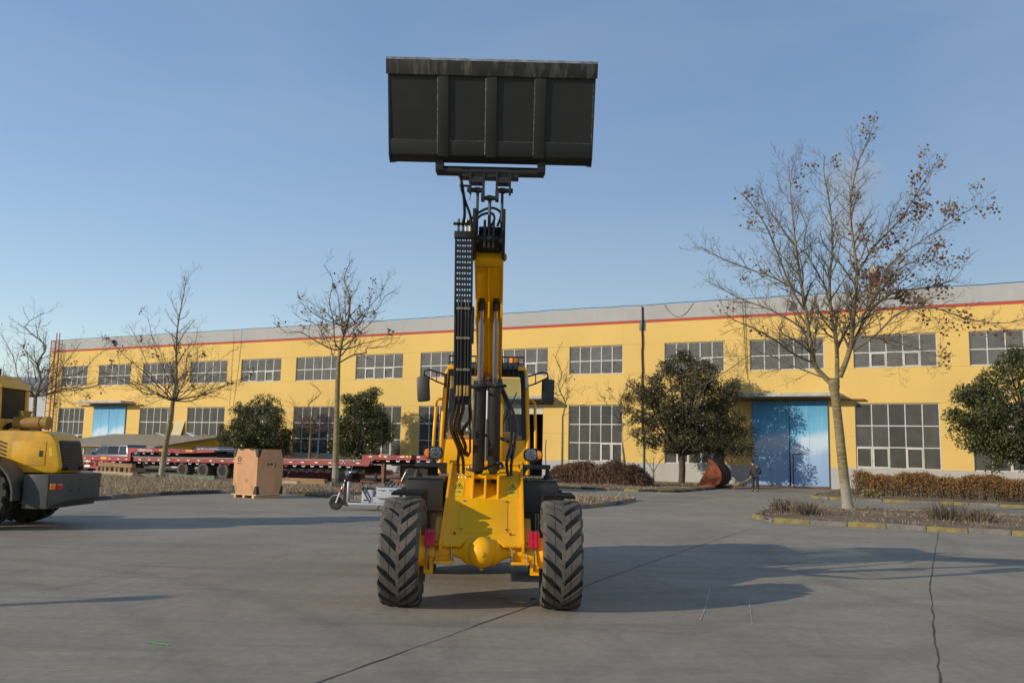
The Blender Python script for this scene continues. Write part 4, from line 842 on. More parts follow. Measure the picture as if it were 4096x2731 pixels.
# mirrors, handrails, lamps
for s in (-1, 1):
    mr = empty('mirror', (0, 0, 0), 0, ldr); tl = .025*(1 if s < 0 else -.3)
    b = MB().bb(-.093, .093, -.03, .04, -.178, .178)
    o = b.build('housing', 'plastic_black', mr, bevel=.035, loc=(s*.875, 2.1, 2.585)); o.rotation_euler = (0, -tl*3, s*.25)
    MB().bb(-.075, .075, .041, .046, -.15, .15).build('mirror_glass', 'chrome', mr, smooth=0, loc=(s*.875, 2.1, 2.585), rz=s*.25)
    MB().tube([(s*.58, 2.22, 2.80), (s*.80, 2.12, 2.86), (s*.865, 2.1, 2.84), (s*.875, 2.1, 2.75)], .012, 8).tube([(s*.58, 2.22, 2.66), (s*.70, 2.18, 2.70), (s*.865, 2.1, 2.78)], .011, 8).cyl((s*.70, 2.17, 2.70), (s*.70, 2.17, 2.835), .008, seg=6).build('arm', 'plastic_black', mr)
    MB().bb(s*.575-.02, s*.575+.02, 2.2, 2.26, 2.62, 2.82).build('arm_base', 'plastic_black' if s < 0 else 'bolt', mr, bevel=.005)
    MB().tube([(s*.60, 2.36, 2.46), (s*.66, 2.34, 2.47), (s*.70, 2.30, 2.43), (s*.715, 2.24, 2.0), (s*.72, 2.22, 1.72), (s*.66, 2.24, 1.64)], .021, 10).build('handrail', LY, ldr, smooth=60)
    hl = empty('headlamp', (s*.665, 1.58, 1.70), 0, ldr)
    oval = [(s*.128*(abs(cos(a))**.7)*(1 if cos(a) > 0 else -1), .092*(abs(sin(a))**.75)*(1 if sin(a) > 0 else -1)*(1 - .22*max(0, cos(a)))) for a in np.linspace(0, 2*pi, 33)[:-1]]
    MB().prism(oval, -.012, .13, 'y').build('housing', 'plastic_black', hl, smooth=50)
    rim_ = [(-s*.032 + .078*(abs(cos(a))**.75)*(1 if cos(a) > 0 else -1), .078*(abs(sin(a))**.75)*(1 if sin(a) > 0 else -1)) for a in np.linspace(0, 2*pi, 33)[:-1]]
    b = MB(); n = len(rim_); b.add([(x, -.014, z) for x, z in rim_] + [(-s*.032+(x+s*.032)*.80, -.020, z*.80) for x, z in rim_] + [(-s*.032+(x+s*.032)*.40, -.0145, z*.40) for x, z in rim_] + [(-s*.032, -.030, 0)],
        [(i, (i+1) % n, n+(i+1) % n, n+i) for i in range(n)] + [(n+i, n+(i+1) % n, 2*n+(i+1) % n, 2*n+i) for i in range(n)] + [(2*n+i, 2*n+(i+1) % n, 3*n) for i in range(n)]); b.build('reflector', 'reflector', hl)
    MB().prism(rim_, -.036, -.0345, 'y').build('lens', 'lamp_glass', hl, smooth=0)
    MB().prism([(s*.055, -.062), (s*.105, -.048), (s*.118, 0), (s*.105, .048), (s*.055, .062)], -.034, -.013, 'y').build('indicator', 'amber', hl, bevel=.006)
    MB().bb(min(s*.48, s*.90), max(s*.48, s*.90), 1.60, 1.68, 1.515, 1.575).prism([(s*.48, 1.515), (s*.60, 1.515), (s*.55, 1.43), (s*.48, 1.43)], 1.60, 1.66, 'y').cyl((s*.665, 1.63, 1.575), (s*.665, 1.63, 1.63), .02, seg=8).build('lamp_beam', SB, ldr, bevel=.004)
# side tanks with tread-plate tops, fillers, grab bars, sight glasses
for s in (-1, 1):
    tk = empty('side_tank', (0, 0, 0), 0, ldr)
    MB().prism([(s*.50, .50), (s*.93, .50), (s*.985, .62), (s*.985, 1.34), (s*.96, 1.365), (s*.50, 1.365)], 1.30, 2.25, 'y').build('shell', 'tank_black', tk, bevel=.012)
    b = MB().bb(min(s*.50, s*.99), max(s*.50, s*.99), 1.28, 2.27, 1.367, 1.383)
    for i in range(11):
        for j in range(8): b.box((s*(.53+.055*j), 1.33+.085*i, 1.3845), (.04, .010, .003), Matrix.Rotation(.6*(1 if (i+j) % 2 else -1), 3, 'Z'))
    b.build('tread_plate', 'tank_black', tk)
    f_ = MB().cyl((s*.86, 1.55, 1.384), (s*.86, 1.55, 1.40), .075, seg=18).cyl((s*.86, 1.55, 1.40), (s*.86, 1.55, 1.44), .055, seg=18).cyl((s*.86, 1.55, 1.44), (s*.86, 1.55, 1.48), .03, seg=12)
    if s > 0: f_.ball((s*.86, 1.55, 1.495), .026, 10, 8)
    f_.build('filler_cap', 'plastic_black', tk)
    for y in (1.36, 1.5): MB().tube([(s*.97, y, 1.24), (s*1.03, y, 1.24), (s*1.055, y, 1.20), (s*1.06, y, .86), (s*1.0, y, .82)], .016, 8).build('grab_bar', 'tank_black', tk)
    MB().cyl((s*.49, 1.27, .98), (s*.98, 1.27, .98), .02, seg=10).build('pipe', SB, tk)
    MB().bb(s*.72-.022, s*.72+.022, 1.275, 1.298, .72, .98).build('sight_frame', 'bolt', tk); MB().bb(s*.72-.011, s*.72+.011, 1.27, 1.276, .75, .95).build('sight_glass', 'black_print', tk)
# mudguards
for s in (-1, 1):
    a0 = np.linspace(radians(62), radians(128), 8)
    top = [(-.66*cos(a) + .0, .60+.67*sin(a)) for a in a0]; low = [(-.645*cos(a), .60+.655*sin(a)) for a in a0[::-1]]
    mg = MB().prism([(.02, 1.248), (.62, 1.262), (.70, 1.20), (.70, 1.185), (.62, 1.245), (.02, 1.232)], s*.875-.175, s*.875+.175, 'x')
    mg.prism([(.02, 1.24), (.70, 1.24), (.66, .86), (.45, .8), (.2, 1.0), (.05, 1.12)], s*.70-.006, s*.70+.006, 'x'); mg.bb(s*.875-.178, s*.875+.178, .0, .022, 1.215, 1.25)
    mg.build('mudguard', 'matte_black', ldr)
# rear half
rr = empty('rear_frame', (0, 0, 0), 0, ldr)
MB().bb(-.42, .42, 2.0, 4.9, .55, 1.40).build('chassis', SB, rr, bevel=.02); MB().bb(-.48, .48, 3.72, 5.15, 1.25, 2.05).build('hood', LY, rr, bevel=.08); MB().bb(-.62, .62, 4.85, 5.35, .65, 1.3).build('counterweight', 'counterweight_grey', rr, bevel=.06)
MB().lathe([(.07, -.62), (.09, -.2), (.15, -.1), (.15, .1), (.09, .2), (.07, .62)], 20, Matrix.Translation((0, 2.75, .6)) @ Matrix.Rotation(pi/2, 4, 'Y')).build('rear_axle', LY, rr)
for s in (-1, 1): MB().prism([(2.1, 1.24), (3.4, 1.24), (3.5, 1.1), (3.4, 1.28), (2.1, 1.28), (2.0, 1.1)], s*.85-.2, s*.85+.2, 'x').build('mudguard', 'plastic_black', rr)
MB().cyl((.3, 4.3, 2.0), (.3, 4.3, 2.5), .04, seg=12).build('exhaust', SB, rr)

# the machine is steered a touch: the rear half sits slightly off the front half's line
for o in ldr.children:
    if o.name.split('.')[0] in ('cab', 'roof_guard', 'mirror', 'handrail', 'beacon', 'headlamp', 'lamp_beam', 'side_tank', 'rear_frame') or (o.name.startswith('wheel') and o.location.y > 1): o.location.x -= .05
# grime, paint chips and weld seams on the front frame
random.seed(31)
for s in (-1, 1):
    q = [onp(s*.446, t, .004+random.uniform(-.001, .001)) for t in np.linspace(.02, 1.9, 60)]; MB().tube(q, [random.uniform(.003, .006) for _ in q], 5).build('weld_bead', LY, ff)
# ================================================================ trees and other plants
def rv(s=1.): return Vector((random.gauss(0, s), random.gauss(0, s), random.gauss(0, s)))
def crv(P, n=4):
    P = [Vector(p) for p in P]; Q = []
    for i in range(len(P)-1):
        p0, p1, p2, p3 = P[max(i-1, 0)], P[i], P[i+1], P[min(i+2, len(P)-1)]
        for k in range(n):
            t = k/n; Q.append(.5*((2*p1) + (p2-p0)*t + (2*p0-5*p1+4*p2-p3)*t*t + (3*p1-p0-3*p2+p3)*t**3))
    Q.append(P[-1]); return Q
class Tree:
    def __init__(s): s.limb = MB(); s.twig = MB(); s.tips = []
    def branch(s, P, r0, r1, level):
        n = len(P); r = [r0 + (r1-r0)*(i/(n-1))**.85 for i in range(n)]
        if r0 > .052: s.limb.tube(P, r, 7, caps=False)
        else: s.twig.tube(P, r, 5 if r0 > .02 else 3, caps=False)
        return r
    def spread(s, P, r, level, L, every, up=.25, ang=(.55, 1.0), start=.15, maxlev=3):
        """side shoots along the polyline P with radii r"""
        d = [0.]
        for a, c in zip(P[:-1], P[1:]): d.append(d[-1] + (c-a).length)
        tot = d[-1]; x = tot*start + random.uniform(0, every); side = random.uniform(0, 6.3)
        while x < tot:
            i = max(k for k in range(len(d)) if d[k] <= x); i = min(i, len(P)-2); f = (x-d[i])/max(d[i+1]-d[i], 1e-6)
            p = P[i].lerp(P[i+1], f); t = (P[i+1]-P[i]).normalized(); rr = r[i] + (r[i+1]-r[i])*f
            side += 2.4 + random.uniform(-.5, .5); o = t.orthogonal().normalized(); o = Quaternion(t, side) @ o
            a = random.uniform(*ang); q = (t*cos(a) + o*sin(a)); l = L*random.uniform(.55, 1.15)*(1 - .45*x/tot)
            s.shoot(p, q, l, min(rr*.6, .05*L+.004), level, up, every, maxlev); x += every*random.uniform(.6, 1.4)
    def shoot(s, p, d, L, r, level, up, every, maxlev):
        n = 5 if level < maxlev else 4; P = [p.copy()]; q = d.normalized()
        for i in range(n):
            q = (q + rv(.13) + Vector((0, 0, up*.35))).normalized(); P.append(P[-1] + q*(L/n))
        rr = s.branch(P, max(r, .0045), max(r*.3, .0035), level)
        if level < maxlev: s.spread(P, rr, level+1, L*.5, every*.62, up, (.5, 1.0), .2, maxlev)
        s.tips.append((P[-1].copy(), q.copy(), level))
    def dead_leaves(s, weight, n, size=.09, mt='leaf_dead', parent=None, cl=(5, 12), sp=.16):
        V = []; tips = s.tips; k = 0; tries = 0
        while k < n and tries < n*40:
            tries += 1; p, q, _ = random.choice(tips)
            if random.random() > weight(p): continue
            for _ in range(random.randint(*cl)):
                c = p + rv(sp) + Vector((0, 0, -abs(random.gauss(0, sp*.6)))); a = rv(1).normalized(); a.z = -abs(a.z)-.3; a.normalize(); e = a.orthogonal(); e = Quaternion(a, random.uniform(0, 6)) @ e
                l = size*random.uniform(.7, 1.3); w_ = l*.45; V += [c, c + a*l*.5 + e*w_, c + a*l, c + a*l*.5 - e*w_ + e.cross(a)*w_*.6]
            k += 1
        if V: obj('dead_leaves', np_mesh('dead_leaves', [tuple(v) for v in V], 4, mt), parent)
    def build(s, root, bark, twig):
        s.limb.build('trunk', bark, root, smooth=60); s.twig.build('crown', twig, root, smooth=0)
# ---- big bare tree on the median
BIG = {'A': [(-0.27, 4.19), (-0.81, 4.83), (-0.98, 5.68), (-1.09, 6.68), (-1.14, 7.26), (-1.21, 8.15), (-1.32, 9.05), (-1.4, 9.83), (-1.45, 10.81), (-1.48, 12.2)],
'A2': [(-0.88, 4.93), (-1.68, 5.19), (-2.36, 5.58), (-3.04, 5.88), (-3.91, 6.12), (-4.29, 6.3)], 'A3': [(-0.98, 5.87), (-1.53, 6.42), (-2.15, 6.85), (-3.08, 7.28), (-3.9, 7.83), (-4.2, 8.08)],
'A4': [(-1.09, 6.68), (-1.64, 7.44), (-2.18, 8.64), (-2.68, 9.47), (-3.24, 10.18), (-3.55, 10.4)], 'A5': [(-1.14, 7.26), (-1.88, 7.88), (-2.44, 8.19), (-3.07, 8.49), (-3.57, 8.74), (-4.07, 9.18), (-4.35, 9.4)],
'A6': [(-1.32, 9.05), (-1.85, 9.88), (-2.21, 10.72), (-2.5, 11.3)], 'B': [(-0.11, 4.26), (-0.08, 5.57), (-0.15, 6.64), (-0.12, 7.92), (0.07, 9.08), (0.04, 10.51), (-0.11, 11.83), (0.01, 12.5)],
'B2': [(-0.13, 7.28), (-0.49, 8.23), (-0.78, 9.19), (-0.57, 10.11), (-0.92, 11.3)], 'C': [(-0.02, 4.45), (0.32, 5.39), (0.51, 6.66), (0.58, 7.93), (0.42, 9.22), (0.39, 10.39), (0.62, 11.84), (1.1, 12.7)],
'D': [(0.32, 5.33), (0.97, 6.48), (1.49, 7.06), (2.26, 7.52), (3.34, 7.74), (4.3, 8.02), (4.8, 8.3)], 'D2': [(0.46, 6.02), (1.06, 7.11), (1.4, 8.08), (2.12, 8.74), (3.09, 9.41), (3.9, 10.0)],
'D3': [(0.58, 7.93), (1.17, 8.91), (2.03, 9.9), (2.71, 11.1), (3.0, 11.6)], 'D4': [(0.44, 5.33), (1.08, 5.85), (1.73, 6.56), (2.67, 6.7), (3.6, 6.28), (4.53, 6.11), (5.1, 6.25)],
'D5': [(0.98, 6.67), (1.76, 7.58), (2.74, 8.5), (3.72, 9.0), (4.6, 9.1)], 'E': [(0.77, 5.84), (1.39, 5.73), (2.06, 5.37), (2.86, 5.01)], 'F': [(-0.58, 4.43), (-1.44, 4.85), (-2.55, 5.3), (-3.55, 4.68), (-4.2, 4.25)]}
DEP = dict(A=.4, A2=-1.6, A3=1.8, A4=-1.2, A5=2.2, A6=1.2, B=.9, B2=1.8, C=-.5, D=1.4, D2=-1.8, D3=-1.0, D4=-2.2, D5=2.4, E=-1.3, F=1.6)
RAD = dict(A=.115, B=.095, C=.12, D=.075, D2=.055, D3=.05, D4=.05, A2=.045, A3=.045, A4=.05, A5=.045, A6=.035, B2=.04, D5=.045, E=.03, F=.035)
ROOT_Y = {}
bt = tag(empty('bare_tree', (11.13, 29.33, .05)), 'tall bare three-limbed tree with brown leaf clusters in the median bed', 'tree', )
T = Tree(); random.seed(21)
T.limb.tube(crv([(.16, 0, 0), (.1, .0, .5), (.0, 0, 1.6), (-.1, .0, 2.9), (-.2, 0, 4.0), (-.21, 0, 4.4)], 3), [.25, .20, .175, .168, .164, .160, .157, .154, .151, .148, .146, .146, .153, .172, .185, .155], 14)
T.limb.ball((-.21, 0, 4.12), (.185, .185, .28), 12, 8)
main = {}
for k, pts in BIG.items():
    n = len(pts); par = {'A2': 'A', 'A3': 'A', 'A4': 'A', 'A5': 'A', 'A6': 'A', 'F': 'A', 'B2': 'B', 'D': 'C', 'D2': 'C', 'D3': 'C', 'D4': 'C', 'D5': 'D', 'E': 'D'}.get(k)
    y0 = 0.
    if par: y0 = min(main[par], key=lambda q: abs(q.x-pts[0][0]) + abs(q.z-pts[0][1])).y
    P = crv([Vector((x, y0 + (DEP[k]-y0)*(i/(n-1)) + random.gauss(0, .05)*(i > 0), z)) for i, (x, z) in enumerate(pts)], 4); main[k] = P
    r = T.branch(P, RAD[k]*.86, .010, 0)
    T.spread(P, r, 1, 1.75 if len(k) == 1 else 1.4, .19, .22, (.5, .95), .10, 3)
T.build(bt, 'bark_olive', 'twig')
T.dead_leaves(lambda p: (.10 + .9*max(0, min(1, (p.x-.4)/2.2))) if p.z > 6.2 or p.x > 2.5 else .10, 120, .095, parent=bt, cl=(10, 24), sp=.14)
# ---- trees of the same row further off
def bare(u, v, H, fork, lean, spread, nl, seed, label, leaves=40, single=False, bark='bark_olive', twig='twig', r0=.15, every=.36, group=None):
    random.seed(seed); root = tag(empty('bare_tree', W(u, v, .05)), label, 'tree', group); T = Tree()
    top = Vector((lean, random.uniform(-.2, .2), fork)); P = crv([Vector((0, 0, 0)), Vector((lean*.3, 0, fork*.35)), Vector((lean*.7, .0, fork*.7)), top], 4)
    T.limb.tube(P, [r0*(1.25 if i == 0 else 1 - .03*i) for i in range(len(P))], 10)
    ldr_ = crv([top] + [top + Vector((random.uniform(-.18, .18)*k, random.uniform(-.18, .18)*k, (H-fork)*k/5)) for k in range(1, 6)], 3); r = T.branch(ldr_, r0*.62, .012, 0); T.spread(ldr_, r, 1, spread*.5, every*.8, .3, (.5, .9), .1, 3)
    for k in range(nl):
        a = 2*pi*k/nl*1.0 + random.uniform(-.3, .3) + k*.7; h = fork + (H-fork)*(.0 if not single else .02 + .42*k/nl)*random.uniform(.7, 1.2) + random.uniform(-.05, .1)
        s0 = min(ldr_, key=lambda q: abs(q.z-h)); R = spread*random.uniform(.75, 1.1)*(1 - .25*(k/nl if single else 0)); rise = (H-h)*random.uniform(.35, .8) if k % 3 else (H-h)*.22
        q = [s0] + [s0 + Vector((cos(a)*R*t, sin(a)*R*t, rise*t**1.25)) + rv(.12) for t in (.2, .4, .6, .8, 1.)]
        q = crv(q, 3); r = T.branch(q, r0*.27*random.uniform(.7, 1.1), .009, 0); T.spread(q, r, 1, spread*.42, every*.8, .22, (.5, .95), .1, 3)
    T.build(root, bark, twig)
    if leaves: T.dead_leaves(lambda p: 1., leaves, .10, parent=root, cl=(6, 16), sp=.10)
    return root
bare(-24.8, 31.2, 10.5, 5.5, -.12, 3.0, 15, 5, 'bare tree with straight olive trunk standing behind the cargo tricycle', 26, True, r0=.15)
bare(-35.75, 31.2, 10.1, 3.9, .35, 3.7, 16, 11, 'bare spreading tree with forked trunk between wood stack and trailer wheels', 26, r0=.15)
bare(-46.0, 31.2, 9.0, 4.2, -.1, 3.9, 15, 17, 'bare tree in front of the hall corner with the red ladder', 24, r0=.15)
bare(-22.5, 50.8, 8.7, 4.0, .0, 2.0, 6, 23, 'slender bare sapling with yellowish trunk by the roller shutter', 5, True, 'bark_small', 'twig', .085, .34)
bare(-40.5, 48.0, 6.2, 2.7, .0, 2.4, 12, 29, 'small vase-shaped bare tree standing between two round evergreens', 0, False, 'bark_small', 'twig_red', .10, .30)
# sapling and stake by the wall bed
random.seed(3); root = tag(empty('sapling', W(-16.4, 50.5, .05)), 'knee-thin forked bare sapling beside the dark evergreen trunk', 'sapling'); T = Tree()
T.limb.tube([(0, 0, 0), (-.02, 0, .7)], [.045, .04], 7)
for a in ((-.9, .2, 1.2), (.9, -.1, 1.2), (.1, .6, .9)):
    P = crv([Vector((-.02, 0, .7)), Vector((-.02+a[0]*.45, a[1]*.5, .7+a[2]*.55)), Vector((a[0], a[1], .7+a[2]))], 4); r = T.branch(P, .03, .01, 0); T.spread(P, r, 2, .7, .2, .2, (.5, .9), .2, 3)
T.build(root, 'bark_small', 'twig')
MB().tube([(0, 0, 0), (.02, 0, .9), (-.02, .01, 1.75), (.01, 0, 2.5)], .035, 6).build('trunk', 'bark_small', None, loc=W(-23.1, 49.6, .05))
tag(bpy.data.objects['trunk' if False else [o.name for o in col.objects if o.name.startswith('trunk') and o.parent is None][-1]], 'thin straight bare stick planted next to the slender sapling', 'stake').name = 'planting_stake'

def rnd_dirs(n): 
    d = RNG.normal(size=(n, 3)); return d/np.linalg.norm(d, axis=1, keepdims=True)
def leaf_quads(C, N, ln, wd, droop=.4):
    """diamond leaves at C, facing roughly N"""
    n = len(C); t = RNG.normal(size=(n, 3)); t -= N*(t*N).sum(1, keepdims=True); t[:, 2] -= droop; t -= N*(t*N).sum(1, keepdims=True)*.6; t /= np.linalg.norm(t, axis=1, keepdims=True)+1e-9
    s = np.cross(N, t); s /= np.linalg.norm(s, axis=1, keepdims=True)+1e-9; l = (ln*RNG.uniform(.65, 1.25, n))[:, None]; w_ = l*(wd/ln)
    V = np.empty((n, 4, 3)); V[:, 0] = C; V[:, 1] = C + t*l*.5 + s*w_*.5; V[:, 2] = C + t*l; V[:, 3] = C + t*l*.5 - s*w_*.5 + N*w_*.25
    return V.reshape(-1, 3)
def evergreen(u, v, lobes, trunk_h, label, nleaf, seed, mt='leaf_evergreen', size=.17, nclump=150, tr=.17, berries=0):
    global RNG
    RNG = np.random.default_rng(seed); random.seed(seed); root = tag(empty('evergreen_tree', W(u, v, .05), -PHI), label, 'tree')
    lob = np.array(lobes, float); vol = lob[:, 3]*lob[:, 4]*lob[:, 5]; pk = RNG.choice(len(lob), nclump, p=vol**.67/(vol**.67).sum())
    d = rnd_dirs(nclump); d[:, 2] = d[:, 2]*.95+.05; rad = RNG.uniform(.52, 1.03, nclump)**.7
    CC = lob[pk, :3] + d*lob[pk, 3:]*rad[:, None]; cr = RNG.uniform(.20, .56, nclump)
    ext = CC.max(0)-CC.min(0); hc_ = CC[RNG.choice(nclump, 9)] + rnd_dirs(9)*.25; far = np.min(np.linalg.norm(CC[:, None]-hc_[None], axis=2), axis=1) > RNG.uniform(.30, .62); CC, cr = CC[far], cr[far]; nclump = len(CC)      # gaps
    k = RNG.choice(nclump, nleaf, p=cr**2/(cr**2).sum()); dd = rnd_dirs(nleaf); dd[:, 2] += .25; dd /= np.linalg.norm(dd, axis=1, keepdims=True)
    rr = RNG.uniform(.25, 1., nleaf)**.45; C = CC[k] + dd*(cr[k]*rr)[:, None]*np.array([1, 1, .82])
    # loose sprays that break the outline
    ns = nleaf//14; k2 = RNG.choice(nclump, ns); C2 = CC[k2] + rnd_dirs(ns)*(cr[k2]*RNG.uniform(1., 1.35, ns))[:, None]; C = np.vstack([C, C2]); dd = np.vstack([dd, rnd_dirs(ns)])
    N = dd*.55 + rnd_dirs(len(C))*.6 + np.array([0, 0, .25]); N /= np.linalg.norm(N, axis=1, keepdims=True)
    obj('crown', np_mesh('crown', leaf_quads(C, N, size, size*.5), 4, mt), root)
    b = MB(); b.tube(crv([(0, 0, 0), (.05, 0, trunk_h*.5), (0, 0, trunk_h)], 3), [tr*1.3]+[tr]*6, 10)
    for c in CC[:46]:
        m_ = Vector((c[0]*.4, c[1]*.4, trunk_h + (c[2]-trunk_h)*.45)) + rv(.1); b.tube(crv([Vector((0, 0, trunk_h-.15)), m_, Vector(c)], 3), [tr*.55*(1-.14*i) for i in range(7)], 5)
    b.build('trunk', 'bark_dark', root, smooth=60)
    if berries:
        kk = RNG.choice(nclump, berries); Cb = CC[kk] + rnd_dirs(berries)*(cr[kk]*1.0)[:, None]; Cb = np.repeat(Cb, 14, 0) + RNG.normal(size=(berries*14, 3))*.1
        tag(obj('berries', np_mesh('berries', leaf_quads(Cb, rnd_dirs(len(Cb)), .07, .06), 4, 'hair'), root), kind='stuff')
    return root
evergreen(-14.8, 50.8, [(.3, 0, 5.0, 2.9, 2.3, 2.0), (-1.9, 0, 4.7, 1.6, 1.7, 1.7), (2.9, 0, 2.9, 1.35, 1.5, 1.35), (-.9, 0, 3.0, 1.9, 1.9, 1.25), (1.3, 0, 3.2, 1.9, 1.8, 1.5), (.4, 0, 6.6, 1.5, 1.5, 1.1), (2.0, .2, 5.5, 1.3, 1.3, 1.1)], 1.9, 'dark lopsided evergreen tree with brownish foliage left of the blue door canopy', 40000, 41, 'leaf_evergreen_brown', .14, 420, .19, 70)
evergreen(3.3, 47.0, [(0, 0, 4.3, 3.4, 2.8, 2.5), (-1.9, 0, 3.6, 1.9, 1.8, 1.9), (.5, 0, 6.2, 2.2, 2., 1.2), (1.5, 0, 3.0, 2.8, 2.2, 1.7), (-1.3, 0, 2.4, 1.8, 1.7, 1.1), (.6, 0, 1.9, 2.6, 2., .9), (-2.6, 0, 4.2, 1.1, 1.3, 1.4)], 1.2, 'broad dark green evergreen rising behind the clipped orange hedge', 42000, 43, 'leaf_evergreen', .14, 430, .2, 12)
evergreen(-48.2, 50.8, [(0, 0, 2.9, 3.0, 2.6, 2.1), (.3, 0, 4.1, 1.9, 1.9, 1.35), (-1.4, 0, 2.4, 1.8, 1.7, 1.5), (1.6, 0, 2.4, 1.7, 1.6, 1.5), (0, 0, 1.9, 2.6, 2.2, 1.1), (-.6, 0, 1.15, 2.2, 2., .7), (1.0, 0, 1.2, 1.9, 1.8, .7)], .6, 'dense rounded evergreen bush tree behind the plywood crate', 30000, 47, 'leaf_evergreen', .15, 330, .16)
evergreen(-38.1, 50.8, [(.0, 0, 3.5, 1.7, 1.6, 1.5), (-.9, 0, 4.9, .8, .9, 1.0), (.35, 0, 5.0, .45, .5, 1.0), (1.05, 0, 5.3, .38, .45, 1.0), (-1.3, 0, 2.7, 1.0, 1.1, 1.1), (1.2, 0, 3.0, 1.1, 1.0, 1.2), (.2, 0, 4.4, 1.2, 1.1, .8), (-1.7, 0, 1.9, .8, .8, .7), (.9, 0, 1.9, 1.0, .9, .7), (-.6, 0, 1.6, .9, .9, .6), (1.9, 0, 2.7, .6, .7, .7)], .9, 'ragged-topped evergreen tree casting its shadow beside a tall window', 22000, 53, 'leaf_evergreen', .15, 260, .16)
# ---- hedges and clumps
def brush(name, P0, P1, wd, H, n, mt, label, cat, seed, lumps=None, size=.09, twig='twig_red', low=.15, group=None):
    """shoots and small leaves filling a hedge that runs from P0 to P1 (u, v)"""
    global RNG
    RNG = np.random.default_rng(seed); a, c = np.array(W(*P0)), np.array(W(*P1)); d = c-a; L = np.linalg.norm(d); d /= L; q = np.array([-d[1], d[0], 0]); root = tag(empty(name, Vector(a), 0), label, cat, group)
    t = RNG.uniform(0, 1, n); hh = H*(1 + .10*np.sin(t*L*2.1+seed) + .05*np.sin(t*L*6.3))
    if lumps: hh = hh*np.max([np.exp(-((t-m_)/s_)**4)*f_ for m_, s_, f_ in lumps], axis=0)
    w_ = RNG.uniform(-1, 1, n); zz = RNG.uniform(0, 1, n)**.6; edge = np.sqrt(np.clip(1-(zz*.93)**6, .05, 1))
    keep = (RNG.uniform(0, 1, n) < (.25+.75*np.clip((zz-low)*3, 0, 1))); S_ = d*(t*L)[:, None] + q*(w_*wd/2*edge)[:, None] + np.array([0, 0, 1])*(zz*hh)[:, None] + RNG.normal(size=(n, 3))*.05; S_ = S_[keep & (hh > .12)]; S_[:, 2] = np.clip(S_[:, 2], .03, None)
    N = rnd_dirs(len(S_)); N[:, 2] = abs(N[:, 2])*.5+.2; N[:, :2] -= q[:2]*.2; N /= np.linalg.norm(N, axis=1, keepdims=True)
    obj('foliage', np_mesh('foliage', leaf_quads(S_, N, size, size*.55, -.5), 4, mt), root)
    m_ = int(n*.10); t = RNG.uniform(0, 1, m_); hs = H*RNG.uniform(.7, 1.12, m_)
    if lumps: hs = hs*np.max([np.exp(-((t-x)/s_)**4)*f_ for x, s_, f_ in lumps], axis=0)
    B = d*(t*L)[:, None] + q*(RNG.uniform(-.42, .42, m_)*wd)[:, None]; Tp = B + np.array([0, 0, 1])*hs[:, None] + RNG.normal(size=(m_, 3))*.16*np.array([1, 1, .2]); wv = np.cross(Tp-B, rnd_dirs(m_)); wv /= np.linalg.norm(wv, axis=1, keepdims=True)+1e-9
    V = np.stack([B-wv*.012, B+wv*.012, Tp], 1).reshape(-1, 3); obj('shoots', np_mesh('shoots', V, 3, twig), root); return root
brush('shrub_hedge', (-20.7, 45.4), (-17.6, 45.6), 1.7, 1.2, 11000, 'hedge_brown', 'reddish brown shrub clump beside the slender sapling', 'shrub', 61, [(.25, .3, .92), (.62, .3, 1.0), (.9, .2, .75)], .10)
brush('shrub_hedge', (-18.0, 45.2), (-14.9, 45.0), 1.8, 1.25, 11000, 'hedge_brown', 'reddish brown shrub clump nearest the forked sapling', 'shrub', 67, [(.3, .32, 1.05), (.7, .3, .85)], .10)
brush('clipped_hedge', (-4.6, 46.0), (8., 41.2), 1.5, 1.05, 52000, 'hedge_orange', 'long clipped orange-brown hedge along the wall beside the blue door', 'hedge', 71, None, .085, 'twig', .25)
brush('low_hedge', (-46, 49.5), (-36, 49.3), 1.2, 1.0, 8000, 'hedge_orange', 'low straggly hedge under the tall windows behind the red trailer', 'hedge', 79, None, .10)
for i, (u, v, h, w_, lb) in enumerate(((-4.9, 27.4, .42, .42, 'cut-back dry shrub stump at the tip of the median bed'), (-4.15, 26.9, .42, .55, 'bushy cut-back shrub stump on the median, second from its tip'), (-.5, 28.0, .5, .75, 'widest cut-back dry shrub stump beside the median kerb'), (.25, 27.6, .36, .6, 'low cut-back shrub stump with pale leaves on the median bed'))):
    RNG = np.random.default_rng(90+i); root = tag(empty('shrub_stump', W(u, v, .09)), lb, 'shrub'); n = 260
    B = RNG.normal(size=(n, 3))*np.array([w_*.28, w_*.28, 0]); Tp = B*RNG.uniform(1.2, 2.2, n)[:, None] + np.array([0, 0, 1])*(h*RNG.uniform(.45, 1.1, n))[:, None]; wv = np.cross(Tp-B, rnd_dirs(n)); wv /= np.linalg.norm(wv, axis=1, keepdims=True)
    obj('shoots', np_mesh('shoots', np.stack([B-wv*.011, B+wv*.011, Tp+wv*.006, Tp-wv*.006], 1).reshape(-1, 3), 4, 'twig'), root)
    C = B[:120] + (Tp-B)[:120]*RNG.uniform(.2, 1, 120)[:, None]; obj('foliage', np_mesh('foliage', leaf_quads(C, rnd_dirs(120), .08, .04), 4, 'leaf_dead'), root)
brush('grass_clump', (-3.9, 41.6), (-3.2, 41.5), .5, .32, 900, 'grass_olive', 'olive green grass clump at the foot of the clipped hedge', 'grass clump', 83, None, .12, 'twig', 0)
